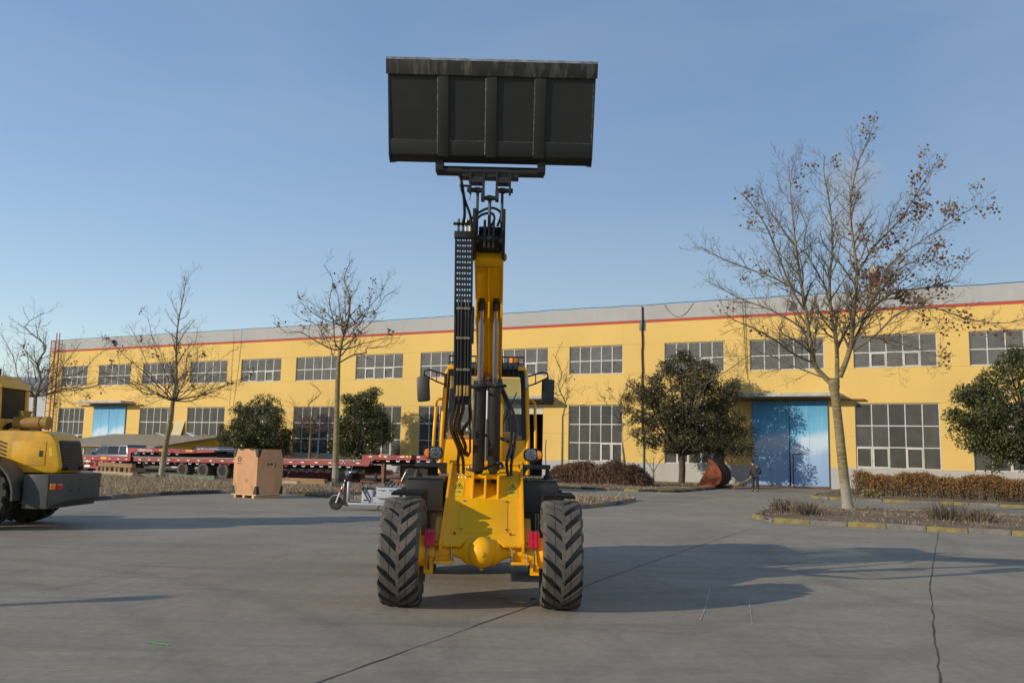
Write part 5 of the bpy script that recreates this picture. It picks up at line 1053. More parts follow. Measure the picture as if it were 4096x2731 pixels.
# ---- dry grass
def in_poly(P, poly):
    x, y = P[:, 0], P[:, 1]; inside = np.zeros(len(P), bool); j = len(poly)-1
    for i in range(len(poly)):
        xi, yi = poly[i]; xj, yj = poly[j]; c_ = ((yi > y) != (yj > y)) & (x < (xj-xi)*(y-yi)/(yj-yi+1e-12)+xi); inside ^= c_; j = i
    return inside
def grass(poly, n, h, seed, mt='grass_dry', patch=.45, w_=.012):
    rg = np.random.default_rng(seed); pl = np.array(poly); lo, hi = pl.min(0), pl.max(0); P = rg.uniform(lo, hi, (n*3, 2)); P = P[in_poly(P, poly)][:n]
    f = .5+.5*np.sin(P[:, 0]*1.9+seed)*np.sin(P[:, 1]*2.3+seed*.7)+.35*np.sin(P[:, 0]*5.1)*np.sin(P[:, 1]*4.3); P = P[rg.uniform(0, 1, len(P)) < np.clip(f+1-patch, .08, 1)]; n = len(P); f = np.clip(.6+.5*np.sin(P[:, 0]*1.3+1)*np.sin(P[:, 1]*1.7), .3, 1.2)
    X = P[:, 0]*cos(PHI)+P[:, 1]*sin(PHI); Y = -P[:, 0]*sin(PHI)+P[:, 1]*cos(PHI); B = np.stack([X, Y, np.full(n, .085)], 1); l = h*rg.uniform(.35, 1.15, n)*f
    Tp = B + np.stack([rg.normal(size=n)*.55*l, rg.normal(size=n)*.55*l, l*rg.uniform(.35, 1., n)], 1); a = rg.uniform(0, 2*pi, n); wv = np.stack([np.cos(a), np.sin(a), 0*a], 1)*(w_*rg.uniform(.6, 1.4, n))[:, None]
    return tag(obj('dry_grass', np_mesh('dry_grass', np.stack([B-wv, B+wv, Tp], 1).reshape(-1, 3), 3, mt)), None, None, None, 'stuff')
for o, lb in ((grass([(-24.2, 18.5), (-24.6, 24), (-11.2, 25.8), (-11.0, 32), (-46, 32), (-46, 12), (-23.8, 12)], 85000, .34, 1, w_=.016), 'dry straw-coloured grass covering the verge bed'), (grass([(-5.2, 26.2), (-4.6, 24.9), (10, 25), (10, 32.4), (-4.6, 32.2)], 16000, .2, 2, patch=.85), 'sparse dry grass on the median bed'),
              (grass([(-34, 40.5), (-13.5, 40.5), (-12.3, 45), (-12.3, 54), (-34, 54)], 42000, .2, 3, w_=.014), 'dry grass and leaf litter along the wall bed'), (grass([(-5.8, 41), (9, 40.7), (9, 52), (-6, 52)], 20000, .16, 4, 'grass_olive', w_=.014), 'olive dry grass below the clipped hedge')):
    tag(o, lb, 'grass')
rg = np.random.default_rng(5)
def litter(poly, n, seed, size=.07):
    rg = np.random.default_rng(seed); pl = np.array(poly); P = rg.uniform(pl.min(0), pl.max(0), (n*2, 2)); P = P[in_poly(P, poly)][:n]; n = len(P)
    C = np.array([tuple(W(a, c, .12)) for a, c in P]); C[:, 2] += rg.uniform(0, .05, n); N = rg.normal(size=(n, 3))*.5+np.array([0, 0, 1]); N /= np.linalg.norm(N, axis=1, keepdims=True)
    return tag(obj('leaf_litter', np_mesh('leaf_litter', leaf_quads(C, N, size, size*.6, 0), 4, 'leaf_dead')), 'fallen brown leaves scattered over the median bed', 'leaves', None, 'stuff')
litter([(-5.2, 26.2), (-4.6, 24.9), (10, 25), (10, 32.4), (-4.6, 32.2)], 1200, 6)
# ================================================================ lettering helper
def text_mesh(s, size, mt, extrude=.0015):
    cu = bpy.data.curves.new('text', 'FONT'); cu.body = s; cu.size = size; cu.extrude = extrude; cu.align_x = 'CENTER'; cu.align_y = 'CENTER'
    o = bpy.data.objects.new('text_tmp', cu); col.objects.link(o); bpy.context.view_layer.update()
    me = bpy.data.meshes.new_from_object(o.evaluated_get(bpy.context.evaluated_depsgraph_get())); bpy.data.objects.remove(o); bpy.data.curves.remove(cu)
    me.materials.clear(); me.materials.append(MAT[mt]); return me
def wheel(root, x, y, r, wd, tmt='rubber_dark', rmt='silver_paint', dish=.35, name='wheel', spokes=0, hubmt=None):
    wv = empty(name, (x, y, r), 0, root); R = Matrix.Rotation(pi/2, 4, 'X'); h = wd/2; ri = r*(1-dish) if dish < .6 else r*.5
    MB().lathe([(ri, -h*.7), (ri+.02*r, -h*.9), ((r+ri)/2, -h), (r*.95, -h*.9), (r, -h*.6), (r, h*.6), (r*.95, h*.9), ((r+ri)/2, h), (ri+.02*r, h*.9), (ri, h*.7)], 28, R).build('tyre', tmt, wv, smooth=50)
    b = MB().lathe([(ri*1.02, -h*.72), (ri*.9, -h*.3), (ri*.9, h*.3), (ri*1.02, h*.72)], 24, R)
    if spokes:
        for k in range(spokes):
            a = 2*pi*k/spokes; b.box((ri*.5*cos(a), 0, ri*.5*sin(a)), (ri*.98, h*.5, r*.15), Matrix.Rotation(-a, 3, 'Y'))
        b.cyl((0, -h*.55, 0), (0, h*.55, 0), r*.18, seg=12)
    else: b.lathe([(.001, h*.25), (ri*.35, h*.25), (ri*.4, h*.05), (ri*.9, -h*.05), (ri*.9, -h*.12), (.001, -h*.12)], 24, R)
    b.build('rim', rmt, wv, smooth=40)
    if hubmt: MB().lathe([(.001, .0), (r*.16, .0), (r*.14, h*.5), (.001, h*.55)], 14, R).build('hub', hubmt, wv)
    return wv

# ================================================================ plywood crate
cr = tag(empty('plywood_crate', (-8.72, 30.62, 0), radians(-30)), 'tall plywood crate with black corner brackets standing by the verge kerb', 'crate')
Wx, Wy, Z0, Z1 = .56, .59, .13, 1.64
for nm, a in (('front_panel', (-Wx, Wx, -Wy-.012, -Wy, Z0, Z1)), ('back_panel', (-Wx, Wx, Wy, Wy+.012, Z0, Z1)), ('side_panel', (-Wx-.012, -Wx, -Wy, Wy, Z0, Z1)), ('side_panel', (Wx, Wx+.012, -Wy, Wy, Z0, Z1))): MB().bb(*a).build(nm, 'plywood', cr, smooth=0)
MB().bb(-Wx, Wx, -Wy, Wy, Z1-.01, Z1+.01).build('lid', 'plywood', cr, smooth=0)
MB().bb(Wx-.21, Wx+.014, -Wy-.026, -Wy-.0125, Z0, Z1-.03).build('batten', 'plywood', cr, smooth=0); MB().bb(Wx+.0125, Wx+.022, -Wy+.02, Wy-.02, Z1-.33, Z1-.02).build('batten', 'plywood', cr, smooth=0)
MB().bb(-Wx-.03, Wx+.03, -Wy-.04, Wy+.03, .095, .128).build('pallet_deck', 'pale_wood', cr, smooth=0)
for x in (-.42, .0, .44): MB().bb(x-.05, x+.05, -Wy-.03, Wy+.02, 0, .094).build('pallet_runner', 'pale_wood', cr, smooth=0)
for sx in (-1, 1):
    for z, q in ((Z1-.26, 1), (Z0, 0)):
        b = MB()
        zz = (z, z+.27)
        b.prism([(sx*(Wx+.016), zz[0]), (sx*(Wx-.13 if not q else Wx-.05), zz[0]), (sx*(Wx-.06 if not q else Wx-.14), zz[1]), (sx*(Wx+.016), zz[1])], -Wy-.034, -Wy-.0265, 'y')
        b.prism([(-Wy-.034, zz[0]), (-Wy+(.13 if not q else .05), zz[0]), (-Wy+(.06 if not q else .14), zz[1]), (-Wy-.034, zz[1])], sx*(Wx+.0225), sx*(Wx+.03), 'x')
        b.build('corner_bracket', 'plastic_black', cr, smooth=0); b = MB()
        b.prism([(Wy+.02, zz[0]), (Wy-(.13 if not q else .05), zz[0]), (Wy-(.06 if not q else .14), zz[1]), (Wy+.02, zz[1])], sx*(Wx+.0225), sx*(Wx+.03), 'x')
        b.build('corner_bracket', 'plastic_black', cr, smooth=0)
for x in (-.22, .28): MB().bb(x-.08, x+.08, -Wy-.034, -Wy+.1, Z1-.03, Z1+.016).build('clip', 'plastic_black', cr, smooth=0)
pr_ = empty('front_print', (-.30, -Wy-.0135, 1.30), 0, cr); b = MB().tube([(.088*cos(a), 0, .088*sin(a)) for a in np.linspace(0, 2*pi, 30)], .006, 4, caps=False).tube([(.074*cos(a), 0, .074*sin(a)) for a in np.linspace(0, 2*pi, 30)], .003, 4, caps=False)
for k in range(5): zz = -.045+k*.0225; w_ = sqrt(.07**2-zz**2)*.85; b.box((0, 0, zz), (2*w_, .004, .010))
b.build('emblem', 'black_print', pr_, smooth=0)
o = obj('lettering', text_mesh('WEICHAI', .062, 'black_print'), pr_, loc=(0, 0, -.15)); o.rotation_euler = (pi/2, 0, 0)
b = MB()
for dx, dz in ((1, 0), (-1, 0), (0, 1), (0, -1)):
    b.box((dx*.035, 0, dz*.035), (.045 if dx else .010, .004, .045 if dz else .010)); c0 = Vector((dx*.05, 0, dz*.05)); e = Vector((dz, 0, dx))*.022; tp = Vector((dx*.085, 0, dz*.085)); b.add([c0+e+Vector((0, -.002, 0)), c0-e+Vector((0, -.002, 0)), tp+Vector((0, -.002, 0))], [(0, 1, 2)])
b.build('arrow_mark', 'black_print', cr, smooth=0, loc=(.08, -Wy-.0145, .58))
for x, a in ((-.40, .35), (.40, -.25)):
    o = obj('lettering', text_mesh('WEICHAI', .055, 'black_print'), cr, loc=(x if x < 0 else .38, -Wy-.0145 if x < 0 else -Wy-.0275, .33)); o.rotation_euler = (pi/2, pi/2-a-pi if x < 0 else pi/2+a, 0)
b = MB(); X = Wx+.0135
b.bb(X-.001, X+.002, -.37, -.365, 1.02, 1.2).bb(X-.001, X+.002, -.29, -.285, 1.02, 1.2).bb(X-.001, X+.002, -.37, -.285, 1.02, 1.027)
b.prism([(-.18, 1.18), (-.08, 1.18), (-.10, 1.11), (-.125, 1.10), (-.125, 1.04), (-.10, 1.02), (-.16, 1.02), (-.135, 1.04), (-.135, 1.10), (-.16, 1.11)], X, X+.002, 'x')
b.prism([(.03+.075*cos(a), 1.12+.06*sin(a)) for a in np.linspace(0, pi, 10)], X, X+.002, 'x').bb(X, X+.002, .027, .033, 1.02, 1.13)
b.bb(X, X+.002, .19, .25, 1.05, 1.10).bb(X, X+.002, .20, .24, 1.11, 1.19)
b.build('handling_mark', 'black_print', cr, smooth=0)

# ================================================================ cargo tricycle
tk = tag(empty('cargo_tricycle', (-4.96, 25.2, 0), radians(-1)), 'white electric cargo tricycle with chrome headlamp and orange-edged black seats', 'tricycle')
wheel(tk, .045, 0, .20, .085, 'rubber_dark', 'dark_grey_paint', .42, spokes=5)
for y in (-.30, .30): wheel(tk, 1.72, y, .20, .09, 'rubber_dark', 'dark_grey_paint', .42, spokes=5)
MB().prism([(.045+.225*cos(a), .2+.225*sin(a)) for a in np.linspace(.5, 2.6, 12)] + [(.045+.212*cos(a), .2+.212*sin(a)) for a in np.linspace(2.6, .5, 12)], -.05, .05, 'y').build('front_fender', 'silver_paint', tk, smooth=40)
fk = empty('front_fork', (0, 0, 0), 0, tk)
for y in (-.062, .062):
    MB().tube([(.055, y, .20), (.17, y, .55)], .022, 10).build('lower_leg', 'silver_paint', fk); MB().tube([(.16, y, .52), (.29, y, .85)], .014, 8).build('stanchion', 'chrome', fk); MB().tube([(.15, y, .50), (.185, y, .60)], .030, 10).build('spring_cover', 'red_lens', fk)
MB().tube([(.13, -.06, .40), (.15, .06, .47)], .02, 6).build('fork_bridge', 'amber', fk)
MB().hexa([(.22, -.05, .78), (.36, -.06, .70), (.36, .06, .70), (.22, .05, .78), (.38, -.06, 1.05), (.46, -.05, 1.02), (.46, .05, 1.02), (.38, .06, 1.05)]).build('steering_cover', 'plastic_black', tk, bevel=.015)
MB().hexa([(.36, -.13, .22), (.42, -.15, .20), (.42, .15, .20), (.36, .13, .22), (.36, -.10, .82), (.43, -.11, .80), (.43, .11, .80), (.36, .10, .82)]).build('leg_shield', 'silver_dark', tk, bevel=.03)
MB().hexa([(.24, -.03, .15), (.40, -.03, .10), (.40, .03, .10), (.24, .03, .15), (.27, -.04, .75), (.36, -.04, .70), (.36, .04, .70), (.27, .04, .75)]).build('down_tube', 'dark_grey_paint', tk)
hd = empty('headlamp', (.33, 0, 1.02), 0, tk); MB().lathe([(.001, .10), (.05, .09), (.085, .03), (.09, -.03), (.075, -.04)], 18, Matrix.Rotation(radians(70), 4, 'Y')).build('shell', 'chrome', hd); MB().ball((-.035, 0, -.012), (.03, .075, .07), 14, 8).build('lens', 'reflector', hd)
MB().tube([(.36, -.02, 1.06), (.44, -.24, 1.08), (.58, -.31, 1.05)], .012, 8).tube([(.36, .02, 1.06), (.44, .24, 1.08), (.58, .31, 1.05)], .012, 8).build('handlebar', 'chrome', tk)
for s in (-1, 1):
    MB().tube([(.48, s*.27, 1.06), (.60, s*.31, 1.05)], .019, 8).build('grip', 'plastic_black', tk); MB().ball((.42, s*.16, 1.08), (.025, .03, .02), 8, 6).build('indicator', 'amber', tk)
    mr = empty('mirror', (0, 0, 0), 0, tk); x = .40; MB().tube([(x, s*.18, 1.08), (x-.07+.08*(s > 0), s*.26, 1.22), (x-.11+.16*(s > 0), s*.33, 1.32)], .007, 5).build('stem', 'chrome', mr); MB().ball((x-.12+.17*(s > 0), s*.33, 1.36), (.03, .055, .062), 12, 8).build('housing', 'chrome', mr)
bs = empty('basket', (0, 0, 0), 0, tk)
for z in (.68, .74, .80, .87):
    e = (.87-z)*.15; MB().tube([(-.10+e, -.14+e, z), (.24-e, -.14+e, z), (.24-e, .14-e, z), (-.10+e, .14-e, z), (-.10+e, -.14+e, z)], .005, 4).build('hoop', 'black_pipe', bs)
for k in range(22):
    t = k/22*4; i = int(t); f = t-i; a = [(-.1, -.14), (.24, -.14), (.24, .14), (-.1, .14), (-.1, -.14)]; p = (a[i][0]+(a[i+1][0]-a[i][0])*f, a[i][1]+(a[i+1][1]-a[i][1])*f); MB().tube([(p[0], p[1], .87), (.07+(p[0]-.07)*.84, p[1]*.8, .67)], .004, 3).build('wire', 'black_pipe', bs)
MB().bb(-.115, -.108, -.05, .05, .70, .79).build('number_plate', 'tape_white', tk, smooth=0); MB().tube([(.0, 0, .66), (.22, 0, .62)], .012, 6).build('basket_bracket', 'black_pipe', tk)
MB().bb(.42, 1.30, -.22, .22, .165, .225).build('floor', 'trike_white', tk, bevel=.012); MB().bb(.46, .80, -.20, .20, .2255, .235).build('floor_mat', 'plastic_black', tk)
MB().hexa([(.80, -.19, .23), (1.12, -.19, .23), (1.12, .19, .23), (.80, .19, .23), (.80, -.17, .60), (1.10, -.17, .60), (1.10, .17, .60), (.80, .17, .60)]).build('battery_box', 'trike_white', tk, bevel=.02); MB().bb(.80, 1.11, -.175, .175, .60, .645).build('box_lid', 'plastic_black', tk, bevel=.015)
def seat_(x, z, l, nm):
    s_ = empty(nm, (x, 0, z), 0, tk); MB().bb(0, l, -.17, .17, .02, .075).build('cushion', 'seat_black', s_, bevel=.025); MB().bb(.01, l-.02, -.172, .172, -.005, .02).build('edge_trim', 'seat_orange', s_, bevel=.006); return s_
s1 = seat_(.74, .81, .40, 'seat'); MB().hexa([(.40, -.14, .06), (.44, -.14, .06), (.44, .14, .06), (.40, .14, .06), (.41, -.13, .26), (.44, -.13, .26), (.44, .13, .26), (.41, .13, .26)]).build('backrest', 'seat_black', s1, bevel=.015)
for y in (-.19, .19):
    MB().tube([(.78, y, .82), (.73, y, .72), (.84, y, .55), (1.06, y, .20), (1.10, y, .19)], .014, 8).tube([(1.0, y, .82), (.87, y, .50)], .013, 8).tube([(.86, y, .66), (1.05, y, .36), (1.06, y, .30), (1.02, y, .24)], .014, 8).build('seat_frame', 'dark_grey_paint', tk)
bed_ = empty('cargo_bed', (0, 0, 0), 0, tk)
for y in (-.38, .36): MB().bb(1.26, 2.06, y, y+.02, .38, .67).build('side_panel', 'trike_white', bed_, bevel=.006)
MB().bb(1.24, 1.26, -.38, .38, .38, .69).bb(2.06, 2.08, -.38, .38, .38, .67).bb(1.26, 2.06, -.36, .36, .38, .40).build('bed_floor', 'trike_white', bed_)
MB().bb(1.24, 1.50, -.30, .30, .17, .375).build('under_box', 'silver_paint', bed_, bevel=.006); MB().bb(1.14, 1.24, -.25, .25, .23, .40).build('step_plate', 'trike_white', bed_, bevel=.006)
MB().bb(1.29, 1.50, -.384, -.3805, .585, .60).prism([(1.40, .60), (1.52, .60), (1.49, .57), (1.43, .57)], -.384, -.3805, 'y').build('stripe_mark', 'black_print', bed_, smooth=0)
o = obj('lettering', text_mesh('TAIGOUDA', .055, 'black_print'), bed_, loc=(1.80, -.3815, .59)); o.rotation_euler = (pi/2, 0, 0); bpy.data.objects.remove(o)
for i, x in enumerate((1.62, 1.66, 1.70, 1.74, 1.78, 1.82)): MB().box((x, -.3825, .59), (.026, .003, .03)).build('letter_mark', 'black_print', bed_, smooth=0)
for i, x in enumerate((.87, .91, .95)): MB().box((x, -.196, .30), (.022, .004, .04), Matrix.Rotation(.3*i, 3, 'Y')).build('letter_mark', 'black_print', tk, smooth=0)
for x, z in ((1.58, .88), (1.68, .85)):
    s2 = seat_(x, z, .30, 'rear_seat')
    for y in (-.15, .15): MB().tube([(.04, y, 0), (-.10, y, -.22)], .012, 6).tube([(.26, y, 0), (.13, y, -.20)], .012, 6).build('seat_leg', 'dark_grey_paint', s2)
MB().hexa([(1.92, -.15, .92), (1.95, -.15, .92), (1.95, .15, .92), (1.92, .15, .92), (1.99, -.14, 1.12), (2.02, -.14, 1.12), (2.02, .14, 1.12), (1.99, .14, 1.12)]).build('rear_backrest', 'seat_black', tk, bevel=.015)
MB().tube([(1.90, -.16, .85), (2.03, -.16, 1.12), (2.04, -.1, 1.18), (2.04, .1, 1.18), (2.03, .16, 1.12), (1.90, .16, .85)], .012, 8).build('back_hoop', 'chrome', tk)
MB().bb(2.03, 2.09, -.384, -.34, .48, .60).build('tail_lamp', 'red_lens', tk, bevel=.006); MB().tube([(1.3, 0, .15), (1.25, -.1, .06)], .015, 6).build('stand', 'dark_grey_paint', tk)

# ================================================================ low-bed trailers on the road
def tapes(root, x0, x1, y, z0, z1, step=.8, ln=.34, h=.05):
    x = x0
    while x < x1:
        z = z0 + (z1-z0)*(x-x0)/(x1-x0); MB().bb(x, x+ln*.5, y-.004, y-.001, z, z+h).build('tape', 'tape_red', root, smooth=0); MB().bb(x+ln*.5, x+ln, y-.004, y-.001, z, z+h).build('tape', 'tape_white', root, smooth=0); x += step*random.uniform(.9, 1.1)
def lugs(root, x0, x1, y, z0, z1, step=.56):
    x = x0
    while x < x1:
        z = z0 + (z1-z0)*(x-x0)/(x1-x0); MB().bb(x-.09, x+.09, y, y+.05, z-.10, z-.06).bb(x-.10, x-.085, y+.001, y+.04, z-.06, z).bb(x+.085, x+.10, y+.001, y+.04, z-.06, z).build('lashing_lug', 'silver_paint' if random.random() < .8 else 'trailer_red', root, smooth=0); x += step
random.seed(4)
A = tag(empty('lowbed_trailer', W(-34, 34.2), -PHI), 'dusty dark red low-bed trailer with three axles and a raised gooseneck', 'trailer')
MB().hexa([(-7.45, 0, .78), (8.35, 0, .93), (8.35, .12, .93), (-7.45, .12, .78), (-7.45, 0, 1.0), (8.35, 0, 1.19), (8.35, .12, 1.19), (-7.45, .12, 1.0)]).build('side_beam', 'trailer_red', A, smooth=0)
for k in range(16):
    x0, x1 = -7.45+15.8*k/16, -7.45+15.8*(k+1)/16-.02; z0, z1 = 1.005+.19*k/16, 1.005+.19*(k+1)/16
    MB().hexa([(x0, -.02, z0-.03), (x1, -.02, z1-.03), (x1, 2.6, z1-.03), (x0, 2.6, z0-.03), (x0, -.02, z0+.02), (x1, -.02, z1+.02), (x1, 2.6, z1+.02), (x0, 2.6, z0+.02)]).build('deck_board', 'deck_dust', A, smooth=0)
MB().bb(-7.3, 8.2, .5, 2.1, .55, .95).build('underframe', 'underside', A, smooth=0)
MB().prism([(8.35, .93), (8.75, .93), (8.85, 1.12), (9.1, 1.25), (16, 1.33), (16, 1.55), (8.35, 1.46)], 0, .12, 'y').prism([(8.35, .93), (8.75, .93), (8.85, 1.12), (9.1, 1.25), (16, 1.33), (16, 1.55), (8.35, 1.46)], 2.48, 2.6, 'y').build('gooseneck', 'trailer_red', A, smooth=0)
MB().hexa([(8.35, .121, 1.40), (16, .121, 1.49), (16, 2.479, 1.49), (8.35, 2.479, 1.40), (8.35, -.02, 1.465), (16, -.02, 1.555), (16, 2.62, 1.555), (8.35, 2.62, 1.465)]).build('neck_deck', 'deck_dust', A, smooth=0); MB().bb(8.6, 15.5, .5, 2.1, 1.02, 1.3).build('neck_frame', 'underside', A, smooth=0)
for x in (-3.71, -2.2, -.76):
    for y in (.22, .50, 2.1, 2.38): wheel(A, x, y, .42, .24, 'rubber_worn', 'underside', .45, hubmt='deck_dust' if y < .3 else None)
for x in (9.3,):
    for y in (.5, 2.1): MB().bb(x-.09, x+.09, y-.09, y+.09, .35, 1.3).bb(x-.06, x+.06, y-.06, y+.06, .12, .35).bb(x-.2, x+.2, y-.16, y+.16, 0.0, .12).build('landing_leg', 'steel_rust', A, bevel=.01)
MB().bb(10.3, 11.6, .8, 1.8, .3, 1.0).build('tool_box', 'underside', A)
tapes(A, -7.2, 8.0, 0, .86, 1.03); tapes(A, 8.6, 15, 0, 1.36, 1.45, .9); lugs(A, -7, 8.1, .02, .78, .93); lugs(A, 9.3, 15, .02, 1.26, 1.33)
for x in (9.4, 10.75, 10.95, 11.15): MB().box((x, -.003, 1.43), (.12, .004, .09), Matrix.Rotation(.3, 3, 'Y')).build('yellow_mark', 'tape_yellow', A, smooth=0)
B = tag(empty('lowbed_trailer', W(-44, 36.9), -PHI), 'bright red low-bed trailer with white phone number on its gooseneck', 'trailer'); TR = 'trailer_red_clean'
MB().bb(-9.5, -1.3, 0, .12, .68, .93).build('side_beam', TR, B, smooth=0); MB().bb(-9.5, -1.3, -.02, 2.6, .931, .96).build('deck', 'deck_dust', B, smooth=0)
MB().bb(-9.4, -2.6, .08, .12, .18, .66).build('skirt', TR, B, smooth=0)
for k in range(9): MB().bb(-9.2+.72*k, -8.75+.72*k, .06, .0799, .34, .52).build('skirt_opening', 'underside', B, smooth=0)
for z in (.24, .56): MB().bb(-6.0, -4.7, .055, .0595, z, z+.14).build('white_board', 'tape_white', B, smooth=0)
MB().prism([(-1.3, .70), (-1.05, .70), (-1.0, 1.22), (-.7, 1.28), (3.4, 1.26), (5.9, 1.36), (5.9, 1.48), (-1.3, 1.50)], 0, .12, 'y').build('gooseneck', TR, B, smooth=0); MB().hexa([(-1.3, .13, 1.4), (5.9, .13, 1.42), (5.9, 2.6, 1.42), (-1.3, 2.6, 1.4), (-1.3, -.02, 1.505), (5.9, -.02, 1.485), (5.9, 2.6, 1.485), (-1.3, 2.6, 1.505)]).build('neck_deck', 'deck_dust', B, smooth=0)
MB().bb(-9, -1.4, .5, 2.1, .4, .66).bb(-.8, 5.6, .5, 2.1, 1.0, 1.3).build('underframe', 'underside', B, smooth=0)
for x in (-8.6, -7.5): 
    for y in (.28, 2.3): wheel(B, x, y, .42, .24, 'rubber_worn', 'underside', .45)
o = obj('lettering', text_mesh('15854715298', .235, 'tape_white'), B, loc=(.18, -.004, 1.37)); o.rotation_euler = (pi/2, 0, 0)
MB().bb(-1.02, -.75, -.004, -.001, 1.33, 1.43).build('tape', 'tape_red', B, smooth=0)
tapes(B, -9.3, -1.6, 0, .78, .78, .8); lugs(B, -9.2, -1.5, .02, .68, .68); lugs(B, -.6, 3.6, .02, 1.26, 1.26, .7)
for x in (-3.7, 1.4, 3.6): MB().bb(x, x+.55, -.004, -.001, .76 if x < 0 else 1.36, .9 if x < 0 else 1.46).build('yellow_plate', 'tape_yellow', B, smooth=0)
C = tag(empty('lowbed_trailer', W(-30, 37.6), -PHI), 'faded red ground-hugging trailer bed seen under the dusty trailer deck', 'trailer')
MB().prism([(-3.2, .12), (-3.0, .06), (2.0, .06), (2.0, .62), (-2.4, .60), (-2.9, .5), (-3.15, .3)], 0, .1, 'y').build('side_beam', 'trailer_red', C, smooth=0); MB().bb(-2.6, 2.0, .1, 2.6, .35, .6).build('bed_frame', 'trailer_red', C, smooth=0); MB().bb(1.25, 1.7, -.004, -.001, .16, .48).build('opening', 'underside', C, smooth=0)
MB().bb(-2.4, 2.0, -.02, 2.6, .625, .65).build('deck', 'deck_dust', C, smooth=0); tapes(C, -2.8, 1.1, 0, .40, .42, .75)
MB().bb(-.2, .9, -.003, -.001, .12, .55).build('pale_patch', 'deck_dust', C, smooth=0)
for x in (-4.6, -3.9):
    for y in (.3, 2.3): wheel(C, x, y, .4, .24, 'rubber_worn', 'underside', .45)
MB().bb(-5.2, -3.1, .5, 2.1, .4, .6).build('axle_frame', 'underside', C, smooth=0)

# ================================================================ parked vehicles behind the trailers
def car(loc, low, green, wdt, paint, label, cat, wheels, r, wins, glow=()):
    c = tag(empty(cat, loc, -PHI), label, cat)
    MB().prism(low, -wdt/2, wdt/2, 'y').build('body', paint, c, bevel=.05)
    n = len(green); b = MB(); ins = .13
    zmin = min(g[1] for g in green); zmax = max(g[1] for g in green)
    vs = [(x, s*(wdt/2 - .02 - ins*(z-zmin)/(zmax-zmin)), z) for s in (-1, 1) for x, z in green]; b.add(vs, [tuple(range(n)), tuple(range(2*n-1, n-1, -1))] + [(i, n+i, n+(i+1) % n, (i+1) % n) for i in range(n)]); b.build('roof', paint, c, bevel=.03)
    for q in wins:
        for s in (-1, 1): MB().add([(x, s*(wdt/2 - .012 - ins*(z-zmin)/(zmax-zmin)), z) for x, z in q], [tuple(range(len(q)))]).build('window', 'car_glass', c, smooth=0)
    for (x0, z0), (x1, z1), off in glow: MB().add([(x0+off, -wdt/2+.16, z0), (x0+off, wdt/2-.16, z0), (x1+off, wdt/2-.26, z1), (x1+off, -wdt/2+.26, z1)], [(0, 1, 2, 3)]).build('screen', 'car_glass', c, smooth=0)
    for x in wheels:
        for y in (-wdt/2+.1, wdt/2-.1): wheel(c, x, y, r, .2, 'rubber_dark', 'silver_paint', .36, spokes=5)
    return c
v_ = car(W(-49.7, 39.6), [(-2.2, .3), (2.2, .3), (2.25, .9), (2.2, 1.02), (-1.3, 1.02), (-2.1, .85), (-2.25, .6)], [(-1.35, 1.0), (-.55, 1.6), (-.2, 1.66), (1.9, 1.68), (2.18, 1.0)], 1.75, 'van_paint', 'grey-blue passenger van parked behind the bright red trailer', 'van', (-1.4, 1.4), .32,
         [[(-1.1, 1.05), (-.5, 1.52), (.1, 1.56), (.1, 1.05)], [(.16, 1.05), (.16, 1.56), (1.2, 1.58), (1.2, 1.05)], [(1.26, 1.05), (1.26, 1.58), (1.85, 1.58), (2.02, 1.05)]], [((-1.3, 1.06), (-.6, 1.56), -.03)])
for s in (-1, 1): MB().box((-1.1, s*.98, 1.08), (.12, .18, .14)).build('mirror', 'van_paint', v_, bevel=.02); MB().bb(2.2, 2.26, s*.7-.08, s*.7+.08, .8, 1.1).build('tail_lamp', 'red_lens', v_)
v_ = car(W(-41.4, 39.6), [(-2.1, .32), (2.05, .32), (2.12, .8), (2.0, 1.12), (-1.0, 1.1), (-2.0, .95), (-2.15, .6)], [(-1.1, 1.08), (-.4, 1.5), (.0, 1.58), (1.5, 1.58), (1.95, 1.1)], 1.8, 'white_paint', 'white sport utility car with roof rails parked behind the trailers', 'car', (-1.35, 1.3), .35,
         [[(-.9, 1.12), (-.35, 1.46), (.1, 1.5), (.1, 1.12)], [(.16, 1.12), (.16, 1.5), (.95, 1.5), (.95, 1.13)], [(1.0, 1.13), (1.0, 1.5), (1.4, 1.49), (1.7, 1.14)]], [((-1.08, 1.12), (-.45, 1.48), -.03), ((1.93, 1.16), (1.55, 1.52), .03)])
for s in (-1, 1): MB().tube([(-.3, s*.72, 1.60), (-.2, s*.72, 1.65), (1.3, s*.72, 1.65), (1.4, s*.72, 1.60)], .02, 6).build('roof_rail', 'chrome', v_); MB().bb(1.98, 2.1, s*.75-.12, s*.75+.12, .9, 1.08).build('tail_lamp', 'red_lens', v_); MB().box((-.95, s*1.0, 1.14), (.12, .16, .13)).build('mirror', 'white_paint', v_, bevel=.02)

# ================================================================ second loader, parked at the left
l2 = tag(empty('wheel_loader', (-9.08, 18.4, 0), 0), 'older yellow wheel loader with grey counterweight parked tail-first by the verge', 'wheel loader'); OY = 'loader_yellow_old'
